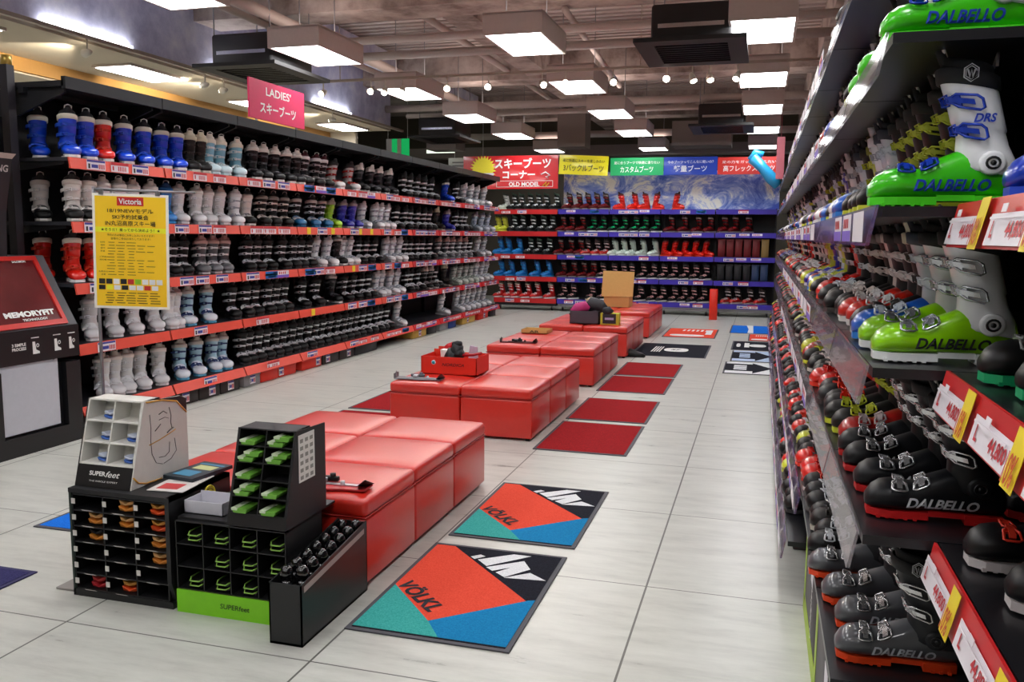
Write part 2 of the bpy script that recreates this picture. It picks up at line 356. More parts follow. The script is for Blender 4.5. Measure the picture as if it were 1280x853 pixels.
def cuff_mb(mb, n=18, m=0, step=1, open_top=True):
    r = [[cufS(2*pi*k/n, c[0]) for k in range(n)] for c in CUF[::step]]
    if open_top: r += [[cufS(2*pi*k/n, .292, -.006) for k in range(n)], [cufS(2*pi*k/n, .26, -.008) for k in range(n)]]
    return mb.loft(r, m)
def liner_mb(mb, n=16, m=0, lo=False):
    def ring(z, o): return [cufS(2*pi*k/n, .29, o)+Vector((.006*(z-.29)/.05, 0, z-.29)) for k in range(n)]
    r = [ring(.262, -.009), ring(.31, -.005), ring(.328, -.006)]
    if not lo: r += [ring(.333, -.011), ring(.325, -.017), ring(.29, -.02)]
    mb.loft(r, m)
    T = [(.150, .024, .285), (.160, .026, .325), (.170, .024, .350), (.176, .016, .362)]
    mb.loft([[(x-.006, -w, z), (x+.004, -w*.7, z), (x+.007, 0, z), (x+.004, w*.7, z), (x-.006, w, z), (x-.010, 0, z)] for x, w, z in T], m)
    if not lo:
        mb.tube([(.158, -.02, .335), (.172, -.018, .372), (.176, 0, .38), (.172, .018, .372), (.158, .02, .335)], .004, 5, 1); mb.tube([(.060, -.015, .32), (.056, 0, .352), (.060, .015, .32)], .004, 5, 1)
    return mb
def strap_mb(mb, n=18, m=0):
    r = [[cufS(2*pi*k/n, z, o)+Vector((.002, 0, dz)) for k in range(n)] for z, o, dz in ((.272, .001, 0), (.275, .006, 0), (.292, .006, .012), (.292, .001, .016))]
    return mb.loft(r, m, cap=False)
def sole_mb(mb, m=0, hi=False):
    def slab(x0, x1, z0, z1, f=1.0):
        xs = [x0+(x1-x0)*i/5 for i in range(6)]; top = [(x, interp(LOW, x)[0]*.93*f) for x in xs]
        P = [(x, -w) for x, w in top]+[(x, w) for x, w in reversed(top)]
        mb.prism([(x, y, z0) for x, y in P], (0, 0, z1-z0), m)
    slab(.006, .088, 0, .024); slab(.165, .299, .003, .022, .9); slab(.088, .165, .012, .026, .8)
    if hi:
        for x in (.02, .04, .06): mb.box(x, -.041, -.0, x+.009, .041, .008, m)
        for x in (.19, .21, .23, .25, .27): mb.box(x, -.044, 0, x+.008, .044, .008, m)
    return mb
def buckle(i, mb, hi=False, m=0):
    """i 0,1 across the instep, 2,3 across the cuff; levers lie on both-facing outer side (+y), catches run over the front"""
    S, v, t0, t1 = ((lowS, .232, .66*pi, .15*pi), (lowS, .185, .64*pi, .17*pi), (cufS, .165, -.25*pi, .50*pi), (cufS, .232, -.25*pi, .52*pi))[i]
    if i < 2: a, b = t0, t1
    else: a, b = t0, t1
    if not hi:
        d = b-a
        strip_on(mb, S, a, a+d*.45, v, .008, .002, .006, 4, m)
        loop_on(mb, S, [(a+d*u, v+w) for u, w in ((.36, -.010), (.36, .010), (.62, .011), (.62, -.011))], .012, .0035, m, 4)
        strip_on(mb, S, a+d*.58, b, v, .0115, .009, .009, 4, m); return mb
    d = b-a
    def P(u, w): return (a+d*u, v+w)
    strip_on(mb, S, a, a+d*.34, v, .006, .001, .004, 5, m)
    for k in range(5): strip_on(mb, S, a+d*(.04+k*.055), a+d*(.06+k*.055), v, .008, .004, .004, 1, m)
    loop_on(mb, S, [P(.24, -.010), P(.24, .010), P(.52, .012), P(.52, -.012)], .009, .0026, m)
    loop_on(mb, S, [P(.50, -.006), P(.50, .006), P(.62, .007), P(.70, .0145), P(.96, .0165), P(1.0, .010), P(1.0, -.010), P(.96, -.0165), P(.70, -.0145), P(.62, -.007)], .011, .0032, m)
    strip_on(mb, S, a+d*.56, a+d*.92, v, .006, .007, .007, 5, m)
    strip_on(mb, S, a+d*.62, a+d*.74, v, .012, .003, .007, 3, m)
    return mb
def pivot_mb(mb, hi, s=1, m=0, m2=0):
    if True:
        c = Vector((.062, s*.0505, .098)); mb.tube([c-Vector((0, s*.012, 0)), c, c+Vector((0, s*.002, 0))], [.029, .027, .021], 16, m)
        if hi: mb.tube([c+Vector((.013*cos(2*pi*k/14), s*.003, .013*sin(2*pi*k/14))) for k in range(14)], .003, 5, 1, closed=True); mb.cyl(c, .006, s*.0045, 1, 10, 1)
    return mb
# style: description, shell, cuff, liner, strap, sole, buckle
ST = {'blue': ('bright blue', '#0b48d8', '#0a3fc6', '#131318', '#dcd5c4', '#e8e8e8', '#2a56c8'), 'red': ('bright red', '#e01808', '#d81c0c', '#1a1214', '#e6dccb', '#e8e8e8', '#c93a24'),
 'dkgy': ('dark grey', '#1c1a1a', '#1f1c1b', '#e1d8bf', '#d9cfb4', '#cfcabb', '#4a4644'), 'ltbl': ('pale blue and white', '#c9dfe6', '#7fb8cc', '#e6ded2', '#eae0cf', '#cfe9ef', '#e3ecee'),
 'bkwt': ('black ski boot with white toe sole', '#0d0c0f', '#0e0d10', '#d9cfc9', '#e6dcd6', '#efe9e6', '#5a575c'), 'bkmr': ('black with white and maroon strap', '#0e0d0f', '#120f12', '#4a1420', '#e6dfe0', '#3a1e24', '#b9b4b8'),
 'whrd': ('white with grey accents', '#d9d6d6', '#c8c2c0', '#1a1719', '#2a2526', '#e8e2e2', '#c23a35'), 'bk': ('black and silver', '#0c0c0e', '#0a0a0c', '#0a0a0b', '#1c1b1d', '#3c3a3c', '#dfe1e6'),
 'wh': ('white', '#efeff1', '#ecedf1', '#d3c9ca', '#e6dfe0', '#e6e6ea', '#b5b9c2'), 'whgn': ('white and pale green', '#cfd8cd', '#cfd0cc', '#39423c', '#9ba39b', '#cfe0cc', '#9fa8a0'),
 'wbk': ('white-cuffed black', '#0b0b0c', '#ddd5cf', '#2a2422', '#d3c6bd', '#d9d4cf', '#e8e4e2'), 'whgy': ('grey-white', '#dadadd', '#dcdad9', '#c9bbb3', '#dcd2cc', '#dcdbde', '#f2f2f5'),
 'cyan': ('sky blue', '#1478c8', '#1569b4', '#123a66', '#1c5c9c', '#2b93d8', '#3aa0e0'), 'bkwb': ('black with white buckles', '#0d0b0b', '#0c0a0a', '#0a0909', '#8c7f79', '#3b3533', '#e4d8d2'),
 'bkbl': ('black with blue toe', '#1a6a9e', '#0b0c10', '#1a1a1f', '#cdb9b3', '#2d7fb0', '#d9d9de'), 'lime': ('lime green', '#93c81a', '#8cc220', '#a89a8e', '#b3a698', '#a8d32a', '#b8dc50'),
 'navy': ('deep violet blue', '#1b1c9e', '#20209c', '#9a8a94', '#b9a8a9', '#dcd8e8', '#6468d0'), 'whbl': ('white and icy blue', '#d3dde8', '#b9c3d0', '#8f8f98', '#c9c3c6', '#e6ecf4', '#a9b9cc'),
 'slv': ('silver grey with pink liner', '#63656a', '#4b4b50', '#c59a94', '#c99f98', '#b9b9bb', '#e2e2e4'), 'gwrs': ('grey-white with red-marked strap', '#d6d6d9', '#d2d1d0', '#b5aea4', '#e6dad4', '#e0e0e2', '#eeeff2'),
 'whcy': ('white with turquoise back', '#e4eaf4', '#a6cfe0', '#c0b8ae', '#cdc7c0', '#5fb6dc', '#3b4a78'), 'bkpk': ('black with pale pink strap', '#0e0c0d', '#0c0b0c', '#d8b9b3', '#dcc0ba', '#e0d5d3', '#8c8486'),
 'bkgw': ('black and green-grey with white buckles', '#0d1011', '#1a2220', '#3f5a4a', '#1f2924', '#23292a', '#e4e8e8'), 'dred': ('dark red and black', '#58090d', '#1c0709', '#171113', '#8c7a78', '#8e8484', '#8f1a1e'),
 'redb': ('vivid red', '#e8200f', '#de1d10', '#2c1014', '#8c1410', '#f03a22', '#c7140c'), 'yel': ('yellow', '#d8e03a', '#c3cc3a', '#3c3d20', '#8c8f30', '#e0e450', '#e8ec6a'),
 'bkgn': ('black with green buckles and white toe', '#0b1410', '#0c0c0b', '#121412', '#3a3a34', '#ecefec', '#18c278'), 'bkrd': ('black and red', '#b81a14', '#1e1416', '#181214', '#4a3a3a', '#d8c8c6', '#c8b8b8'),
 'mint': ('white with mint trim', '#d6e6dc', '#b9c9be', '#4c5450', '#9aa8a0', '#f0f6f2', '#cfe2d6'), 'bkrw': ('black with red and white buckles', '#0c0c0f', '#0e0d10', '#151518', '#3c3a3e', '#f0eeee', '#e0a8a6'),
 'rdwh': ('red and white', '#cc1c1c', '#c01a1c', '#7a6a5c', '#d9c4b8', '#f0e6e4', '#f2dcdc'),
 'drs': ('vivid green with white cuff and blue buckles', '#3fd00c', '#f2f4f6', '#16171a', '#1a1b1e', '#49d60f', '#1c3fb4'), 'limd': ('lime yellow with silver cuff', '#93dc06', '#e6e8ec', '#17181a', '#1b1c1e', '#e3e6e6', '#c8ccd2'),
 'dbr': ('matt black with red sole', '#121317', '#111215', '#141416', '#1c1a1c', '#c01214', '#d5d5d8'), 'dgo': ('charcoal with orange sole', '#4a4c51', '#232427', '#151517', '#1b1a1b', '#e2420e', '#cfcfd0'),
 'bkye': ('black with yellow buckles', '#151412', '#0d0d0d', '#151513', '#20201c', '#d6dc3a', '#c8d23c'), 'rdbk': ('red shell with white buckles', '#d8220f', '#26262a', '#161618', '#2a2426', '#e8e4e2', '#e4e2e2'),
 'orrd': ('orange-red with black toe', '#19181b', '#d42814', '#1a1517', '#c02a18', '#3a3638', '#e8351e'), 'blwh': ('blue and white', '#1a62cc', '#cfd4dc', '#1b1e28', '#3a3f4c', '#2a7fd8', '#dfe6f0'),
 'bkgr': ('black with green trim', '#161617', '#111112', '#141415', '#1e1e1f', '#12b070', '#8c8f8e'), 'bkrt': ('black with red buckles and white toe sole', '#0e0f12', '#101012', '#141416', '#2a2426', '#d8d2d2', '#e0402c'),
 'royal': ('royal blue', '#1038b8', '#1438b0', '#15161c', '#20242e', '#1844c8', '#c8d0e8')}
SM = {}
def bm_(h, matt=False):
    dark = sum(lin(h)[:3]) < .12
    return mat(h, .42 if (dark or matt) else .3, coat=0 if dark else .6, noise=.04, spec=.3 if dark else .5)
def smats(st):
    if st not in SM:
        d, a, b, c, e, f, g = ST[st]; chrome = st in ('dbr', 'dgo', 'limd')
        SM[st] = [bm_(a, st in ('dbr', 'dgo')), bm_(b), mat(c, .8), mat(e, .75), mat(f, .5), mat(g, .25, .85 if chrome else .2)]
    return SM[st]
PMESH = {}
LOOP = mat('#cfcac6', .6)
def pmesh(key, fn):
    if key not in PMESH:
        me = fn(MB()).mesh(key.split('|')[0]); me.materials.append(BLACK); PMESH[key] = me
        if 'liner' in key: me.materials.append(LOOP)
        if 'pivot' in key: me.materials.append(BLK2)
    return PMESH[key]
def setm(o, ms):
    for i, m in enumerate(ms): o.material_slots[i].link = 'OBJECT'; o.material_slots[i].material = m
def bpart(key, fn, name, m, parent, label=None):
    o = bpy.data.objects.new(name, pmesh(key, fn)); COL.objects.link(o); o.parent = parent; setm(o, [m])
    if label: o['label'] = label
    return o
def logo_text(mb, s, x0, x1, z0, z1, S='low', side=1, shear=.25, bold=.03):
    def wrap(p):
        x, z = p.x, p.z
        if S == 'low':
            w, a, b = interp(LOW, x); zc = (a+b)/2; h = (b-a)/2; q = max(0, 1-abs((z-zc)/h)**2.35)**(1/2.35); return (x, side*(w*q+.0032), z)
        cx, a, b = interp(CUF, z); q = max(0, 1-abs((x-cx)/a)**2.3)**(1/2.3); return (x, side*(b*q+.0025), z)
    return put_text(mb, s, ((x0+x1)/2, 0, (z0+z1)/2), (-side, 0, 0), (0, 0, 1), abs(x1-x0), z1-z0, 0, bold, shear, 0, wrap)
def crest(mb, c, r, side=1):
    """small ring badge with a zigzag mark"""
    pts = [(c[0]+r*cos(a), c[1], c[2]+1.25*r*sin(a)) for a in [pi/2+k*pi/3 for k in range(6)]]
    mb.tube(pts, r*.09, 4, closed=True)
    mb.tube([(c[0]+x*r*.6, c[1]+.001, c[2]+z*r) for x, z in ((.8, .5), (.3, -.7), (0, .5), (-.3, -.7), (-.8, .5))], r*.11, 4)
    return mb
TXTCOL = {'drs': '#2346c0', 'limd': '#23262c', 'dbr': '#d5d8de', 'dgo': '#b4b9c2', 'royal': '#e6ecff'}
def boot(st, x, y, z, ang, label, group, lod, s=(1, 1, 1), logo=False):
    M = smats(st)
    if lod == 'one':
        def f(mb):
            lower_mb(mb, 12, 0, 1); cuff_mb(mb, 12, 1, 1, False); liner_mb(mb, 12, 2, True); strap_mb(mb, 12, 3); sole_mb(mb, 4)
            for i in range(4): buckle(i, mb, False, 5)
            return mb
        key = 'ski_boot|one'
        if key not in PMESH:
            me = f(MB()).mesh('ski_boot'); [me.materials.append(BLACK) for _ in range(6)]; PMESH[key] = me
        o = bpy.data.objects.new('ski_boot', PMESH[key]); COL.objects.link(o); setm(o, M)
        o.location = (x, y, z); o.rotation_euler = (0, 0, ang); o.scale = s
        return tag(o, label, 'ski boot', group)
    hi = lod == 'hi'; q = '|'+lod
    t = thing('ski_boot', label, 'ski boot', (x, y, z), group); t.rotation_euler = (0, 0, ang); t.scale = s
    sh = bpart('shell'+q, lambda m: lower_mb(m, 24 if hi else 16), 'shell', M[0], t)
    cf = bpart('cuff'+q, lambda m: cuff_mb(m, 28 if hi else 18), 'cuff', M[1], t)
    bpart('liner'+q, lambda m: liner_mb(m, 24 if hi else 14), 'liner', M[2], t)
    bpart('power_strap'+q, lambda m: strap_mb(m, 24 if hi else 16), 'power_strap', M[3], t)
    bpart('sole'+q, lambda m: sole_mb(m, 0, hi), 'sole', M[4], t)
    for i in range(4): bpart(f'buckle{i}'+q, lambda m, i=i: buckle(i, m, hi), 'buckle', M[5], t)
    for sd in (1, -1): bpart(f'pivot{sd}'+q, lambda m: pivot_mb(m, hi, sd), 'pivot', M[1], t)
    if logo:
        tc = mat(TXTCOL.get(st, '#c8ccd2'), .4)
        bpart('lettering|dal', lambda m: logo_text(m, 'DALBELLO', .215, .06, .034, .062), 'lettering', tc, sh)
        if st == 'drs': bpart('lettering|drs', lambda m: logo_text(m, 'DRS', .105, .06, .19, .21, 'cuf'), 'lettering', tc, cf)
        bpart('badge|a', lambda m: crest(crest(m, (.118, .0575, .300), .016), (.118, .0575, .300), .012), 'badge', mat('#d5d7da', .3), cf)
    return t
def lo_boot(mb, st, x, y, z, ang, s, base):
    k = len(mb.v); n = 8
    mb.loft([[lowS(2*pi*j/n, xx) for j in range(n)] for xx in (0, .04, .13, .2, .26, .302)], base)
    mb.loft([[cufS(2*pi*j/n, zz) for j in range(n)] for zz in (.075, .17, .292)], base+1)
    liner_mb(mb, 8, base+2, True)
    mb.prism([(xx, yy, 0) for xx, yy in ((.01, -.035), (.19, -.045), (.28, -.03), (.28, .03), (.19, .045), (.01, .035))], (0, 0, .028), base+4)
    strip_on(mb, cufS, -.5*pi, .5*pi, .28, .014, .001, .004, 4, base+3)
    for i in range(4): 
        S, v, a, b = ((lowS, .222, .85*pi, .15*pi), (lowS, .172, .85*pi, .15*pi), (cufS, .165, -.45*pi, .45*pi), (cufS, .232, -.45*pi, .45*pi))[i]
        strip_on(mb, S, a, b, v, .011, .002, .010, 3, base+5)
    mb.xf(Matrix.Translation((x, y, z)) @ Matrix.Rotation(ang, 4, 'Z') @ Matrix.Diagonal((*s, 1)), k)

# ---- where every boot stands: (style, x, y, z, angle, scale, shelf phrase, score, logo)
BOOTS = []
LEFT=[(0,'blue',[5.23,5.5,5.73]),(0,'red',[5.91]),(0,'blue',[6.15,6.39,6.65,6.84]),(0,'dkgy',[7.06,7.21]),(0,'ltbl',[7.35,7.54,7.79]),(0,'bkwt',[8.11,8.3,8.54,8.78,8.99]),(0,'bkmr',[9.2,9.47,9.71]),(0,'whrd',[10.01,10.44]),(0,'bkwt',[10.76,11.09,11.38,11.72]),(0,'bk',[12.23,12.48,12.81,13.09,13.41]),(0,'blue',[14.1]),(0,'bk',[14.68]),(0,'wh',[15.08,15.45,15.84,16.25]),(0,'whgn',[16.67]),(1,'wbk',[5.3,5.56,5.7]),(1,'whgy',[5.87,6.05,6.24,6.45]),(1,'cyan',[6.68]),(1,'whgy',[6.87,7.11,7.3,7.5]),(1,'wh',[7.74]),(1,'wbk',[7.96]),(1,'bkwb',[8.25,8.46,8.71]),(1,'bkbl',[9.01,9.35,9.65]),(1,'lime',[9.92]),(1,'navy',[10.26,10.51]),(1,'wh',[10.81,11.19,11.38,11.6]),(1,'bk',[11.92,12.26,12.48,12.78,13.05,13.26]),(1,'dkgy',[13.67]),(1,'navy',[14.14]),(1,'bk',[14.55,14.86,15.08]),(1,'whbl',[15.69,16.09,16.46]),(2,'red',[5.3,5.56,5.73]),(2,'whgy',[5.88,6.07,6.26,6.45]),(2,'bk',[6.74,6.9]),(2,'slv',[7.15,7.33,7.52]),(2,'bk',[7.95,8.14,8.38,8.66,8.87,9.03,9.27]),(2,'wh',[9.51,9.82]),(2,'bkwt',[10.05]),(2,'wh',[10.23,10.42]),(2,'bk',[10.66,10.91,11.19]),(2,'wh',[11.6,11.81,12.04]),(2,'bk',[12.29,12.48,12.78,12.98,13.26]),(2,'slv',[13.75,14.14,14.43,14.77,15.08]),(2,'bk',[15.36]),(2,'wh',[15.84,16.25,16.62]),(3,'gwrs',[5.67,5.94]),(3,'whgy',[6.19,6.45,6.64,6.73]),(3,'whcy',[6.92,7.22]),(3,'bk',[7.65,7.89,8.08,8.31,8.48,8.68,9.09,9.43]),(3,'bkwt',[9.9]),(3,'bk',[10.23,10.49,10.76,10.98]),(3,'wh',[11.25,11.44,11.72,11.95]),(3,'bk',[12.29,12.48,12.81]),(3,'bkpk',[13.09,13.34]),(3,'bk',[13.59]),(3,'dkgy',[14.02]),(3,'whgn',[14.51,14.86,15.13,15.45]),(3,'wh',[15.74,16.09,16.4,16.73]),(4,'gwrs',[5.76,5.92,6.06,6.26,6.47]),(4,'whcy',[6.78,7.02,7.3,7.46]),(4,'bk',[7.8,7.93,8.08,8.27,8.46,8.64,8.82,8.99,9.2,9.39,9.59,9.8,9.99,10.19,10.37,10.56,10.76,10.96,11.17,11.35,11.55]),(4,'wh',[11.98,13.9,14.68,14.99,15.31,15.6,15.94,16.25])]
BACK=[(0,'whgn',[-5.41]),(0,'bkgw',[-5.21,-5.05,-4.85,-4.67,-4.5,-4.27]),(0,'dred',[-3.99,-3.78,-3.59,-3.4,-3.21]),(0,'redb',[-2.89,-2.6,-2.38,-2.12]),(0,'redb',[-1.71]),(1,'yel',[-5.58,-5.43]),(1,'bkgw',[-5.2,-5.01,-4.78,-4.55,-4.35]),(1,'dred',[-4.11,-3.92,-3.69]),(1,'bkgn',[-3.45,-3.24,-3.0,-2.79,-2.55,-2.35,-2.12]),(1,'dred',[-1.82,-1.55,-1.27,-1.03,-0.75,-0.54,-0.28]),(2,'cyan',[-5.52,-5.34,-5.09]),(2,'bkgw',[-4.83,-4.64,-4.41]),(2,'dred',[-4.16,-3.93,-3.72]),(2,'bkrd',[-3.57,-3.36,-3.17]),(2,'mint',[-2.99,-2.8,-2.62,-2.4,-2.15]),(2,'redb',[-1.92,-1.71,-1.5,-1.29,-1.08]),(3,'cyan',[-5.5,-5.27,-5.0,-4.69,-4.43]),(3,'dred',[-4.09,-3.86,-3.64,-3.43]),(3,'bkrw',[-3.23,-2.99,-2.79,-2.62,-2.37,-2.15,-1.94,-1.73,-1.5,-1.29,-1.08]),(4,'rdwh',[-5.5,-5.29,-5.12,-4.89,-4.67,-4.37]),(4,'bkrw',[-4.07,-3.86,-3.45,-3.21,-2.95,-2.73,-2.42,-2.15,-1.95,-1.71,-1.51,-1.32,-1.11]),(4,'bkrd',[-0.64,-0.45,-0.2,0.03])]
ZL = [2.17, 1.68, 1.20, .72, .22]
ORD = ['first', 'second', 'third', 'fourth', 'fifth', 'sixth', 'seventh', 'eighth', 'ninth', 'tenth', 'eleventh', 'twelfth', 'thirteenth', 'fourteenth', 'fifteenth', 'sixteenth', 'seventeenth', 'eighteenth', 'nineteenth', 'twentieth']
ORD += [a+'-'+b for a in ('twenty', 'thirty', 'forty', 'fifty', 'sixty', 'seventy') for b in ORD[:9]]
LV = ['top', 'second', 'third', 'fourth', 'lowest']
for k, st, ys in LEFT:
    for y in ys:
        if y > 16.5: continue
        back = 0
        if y < 5.45: y = 5.56; back = .32
        elif y < 5.6: y = 5.54
        a = (-.70 if y < 9.5 else -.5)+rnd.uniform(-.06, .06); sz = 1.1 if st in ('blue', 'red', 'dkgy', 'ltbl', 'bkwt', 'bkmr') else (1.04 if k else 1.08)
        sxy = 1.2 if k == 0 else 1.15
        tx = -5.17-.02*rnd.random()-back; x = tx-.27*cos(a)*sxy*.97; yy = y-.27*sin(a)*sxy-.0
        d = math.hypot(x, yy); BOOTS.append((st, x, yy, ZL[k]+.003, a, (sxy*.97, -sxy*1.06, sz), ('long shelf wall', LV[k]), 5.2*.19/d**2*.36/d*1e4, False))
ZB = [2.17, 1.70, 1.21, .73, .26]
for k, st, xs in BACK:
    for x in xs:
        a = -pi/2-.75+rnd.uniform(-.1, .1)
        if st in ('redb',) and x > -2.2: a = -pi/2+.9
        fx_, fy_ = x-.13*cos(a), 18.0+.16
        BOOTS.append((st, fx_, fy_, ZB[k]+.003, a, (1.05, 1.15, 1.0), ('far purple shelves' if x > -4.2 else 'far red shelves', LV[k]), .10*.33/18.2**2*1e4*2.0, False))
# tall boot rack beside the camera: y positions per level
ZR = [2.39, 2.03, 1.67, 1.32, .94, .48, .27]
LVR = ['highest', 'top', 'second', 'third', 'fourth', 'fifth', 'lowest']
def rb(st, y, k, xt=.25, logo=False, sc_=(1, 1, .93), a=None, deep=''):
    a = pi+rnd.uniform(-.04, .04) if a is None else a
    xt += rnd.uniform(-.015, .02) if y > 2.9 else 0
    L = .302*sc_[0]; x = xt-L*cos(a); 
    BOOTS.append((st, x, y, ZR[k]+.003, a, sc_, (('rear row of tall rack' if deep else 'tall boot rack'), LVR[k]), (.8*.14/y**2*.3 if not deep else .002)*1e4/ (1 if y < 5 else 4), logo))
for st, y, k, xt, lg in [('drs', 2.14, 1, .235, True), ('drs', 2.62, 1, .235, False), ('bkye', 2.44, 1, .27, False),
        ('drs', 2.12, 2, .225, True), ('bkye', 2.42, 2, .26, False), ('bkye', 2.6, 2, .25, False), ('bkye', 2.74, 2, .25, False),
        ('limd', 2.14, 3, .255, True), ('limd', 2.36, 3, .25, True), ('blwh', 2.55, 3, .25, False), ('dkgy', 2.70, 3, .26, False),
        ('dbr', 2.17, 4, .265, True), ('dbr', 2.38, 4, .26, True), ('dbr', 2.58, 4, .25, True), ('dbr', 2.74, 4, .25, False),
        ('dgo', 2.36, 5, .235, True), ('dgo', 2.56, 5, .25, True), ('dgo', 2.74, 5, .225, False), ('dgo', 2.94, 5, .20, False),
        ('royal', 1.72, 2, .41, True), ('bkgr', 1.86, 3, .42, False), ('bkgr', 1.66, 3, .44, False), 
        ('bkrt', 1.88, 4, .425, False), ('bkrt', 1.66, 4, .45, False), ('bkrt', 1.5, 4, .45, False), ('royal', 1.54, 2, .41, False), ('bkgr', 1.5, 3, .44, False)]:
    rb(st, y, k, xt, lg)
for st, y, k in [('drs', 2.12, 1), ('drs', 2.22, 2), ('limd', 2.16, 3), ('dbr', 2.25, 4), ('dbr', 2.5, 4), ('royal', 1.8, 3), ('bkrt', 1.75, 4)]: rb(st, y, k, .585 if y > 2 else .76, False, deep='y') if not (st == 'drs' and k == 1) else rb(st, y, k, .585, True, deep='y')
SEQ = {0: 'bk bkye wh bk', 1: 'drs bkye wh whgy wh bkye wh blwh royal blwh bkrd rdbk bk bkgw wh blwh', 2: 'bkye bkye blwh blwh wh whgy yel bkye blwh rdbk bk wh rdbk navy', 3: 'rdbk rdbk wbk bkwb bkwb wbk bkwb bk bk redb redb bk bkwb yel blwh bk rdbk navy',
       4: 'bkrd bkye bkye orrd orrd orrd orrd redb redb bkwb bkwb wbk bkwb bkye bkrd rdbk yel bk', 5: 'bk bk dkgy bk bk bk bkrt redb redb redb bk bkwb yel bk rdbk', 6: 'bk bk bk redb bkwb yel redb bk'}
for k, sx in SEQ.items():
    q = sx.split(); y = 2.93 if k != 5 else 3.12; i = 0
    if k == 0: y = 3.6
    if k == 6: y = 4.35
    while y < 15.2:
        rb(q[i % len(q)] if i < len(q) else rnd.choice(q), y, k, {5: .215, 6: .17}.get(k, .25), False, (1, 1.05, .93), pi+.25+rnd.uniform(-.05, .05) if y > 3.5 else None)
        y += .145 if y < 6 else .17; i += 1
BOOTS.sort(key=lambda b: -b[7])
NIND = 300
# ordinals run along each shelf, away from the camera (or from the aisle side on the far shelves)
cnt = {}; lab = {}
for i in sorted(range(len(BOOTS)), key=lambda i: (BOOTS[i][1] if 'far' in BOOTS[i][6][0] else BOOTS[i][2])):
    b = BOOTS[i]; key = (b[0], b[6]); cnt[key] = cnt.get(key, 0)+1; lab[i] = cnt[key]
for i, b in enumerate(BOOTS[:NIND]):
    st, x, y, z, a, s, (where, lv), score, logo = b
    d = ST[st][0].replace(' ski boot', ''); n = lab[i]; many = cnt[(st, (where, lv))] > 1
    d = d.replace(' with white toe sole', ', white toe sole')
    L = (('%s ' % ORD[n-1]) if many else 'only ')+d+' ski boot on the '+lv+' shelf of the '+where
    if len(L.replace('-', ' ').split()) > 15: L = L.replace('on the '+lv+' shelf of the '+where, lv+' shelf, '+where)
    if len(L.replace('-', ' ').split()) > 15: L = L.replace(' and ', ', ').replace(' with ', ', ')
    g = 'ski boots on the '+lv+' shelf of the '+where
    lod = 'hi' if (x < 2 and y < 4.3 and x > -.1) else ('mid' if y < 10.0 else 'one')
    boot(st, x, y, z, a, L, g, lod, s, logo)
names = sorted({b[0] for b in BOOTS[NIND:]}); mb = MB(); ms = []
for nme in names: ms += smats(nme)
for b in BOOTS[NIND:]: lo_boot(mb, b[0], b[1], b[2], b[3], b[4], b[5], names.index(b[0])*6)
single(mb, 'ski_boots', ms, 'remaining small ski boots packed along the distant shelves', 'ski boots', kind='stuff')
# ------------------------------------------------------------------ price tags
TAGM = [mat('#e8e4ea', .5), mat('#3a3f9a', .5), mat('#c8303a', .5), mat('#1f6fc0', .5), mat('#58b04a', .5), mat('#f0d82a', .5), mat('#1b1b22', .5), mat('#7a5ac8', .5)]
def tag_geo(mb, c, right, w, h, kind, up=(0, 0, 1)):
    """white card with printed bars; right = reading direction"""
    right = Vector(right); up = Vector(up)
    def bar(u0, v0, u1, v1, m): panel(mb, Vector(c)+right*((u0+u1)/2*w)+up*((v0+v1)/2*h), right, up, abs(u1-u0)*w, abs(v1-v0)*h, .0006, m, .0012)
    panel(mb, c, right, up, w, h, .001, {'y': 5}.get(kind, 0))
    if kind == 'a':
        bar(-.48, .28, .48, .48, 1); bar(-.42, -.38, -.32, .1, 6); bar(-.25, -.3, .1, .05, 1)
        for i in range(4): bar(.14+i*.085, -.38, .19+i*.085, .1, 2)
    elif kind == 'b':
        bar(-.5, -.5, .5, .5, 3); bar(-.5, -.1, .5, .15, 4); bar(-.3, -.38, .35, -.15, 6); bar(.1, .2, .45, .4, 5)
    elif kind == 'c':
        bar(-.5, .2, .5, .5, 2)
        for i in range(5): bar(-.1+i*.1, -.38, -.05+i*.1, .1, 2)
        bar(-.42, -.35, -.34, .1, 2)
    elif kind == 'p':
        bar(-.5, -.5, .5, -.1, 7)
        for i in range(4): bar(-.35+i*.16, 0, -.27+i*.16, .35, 2)
    return mb

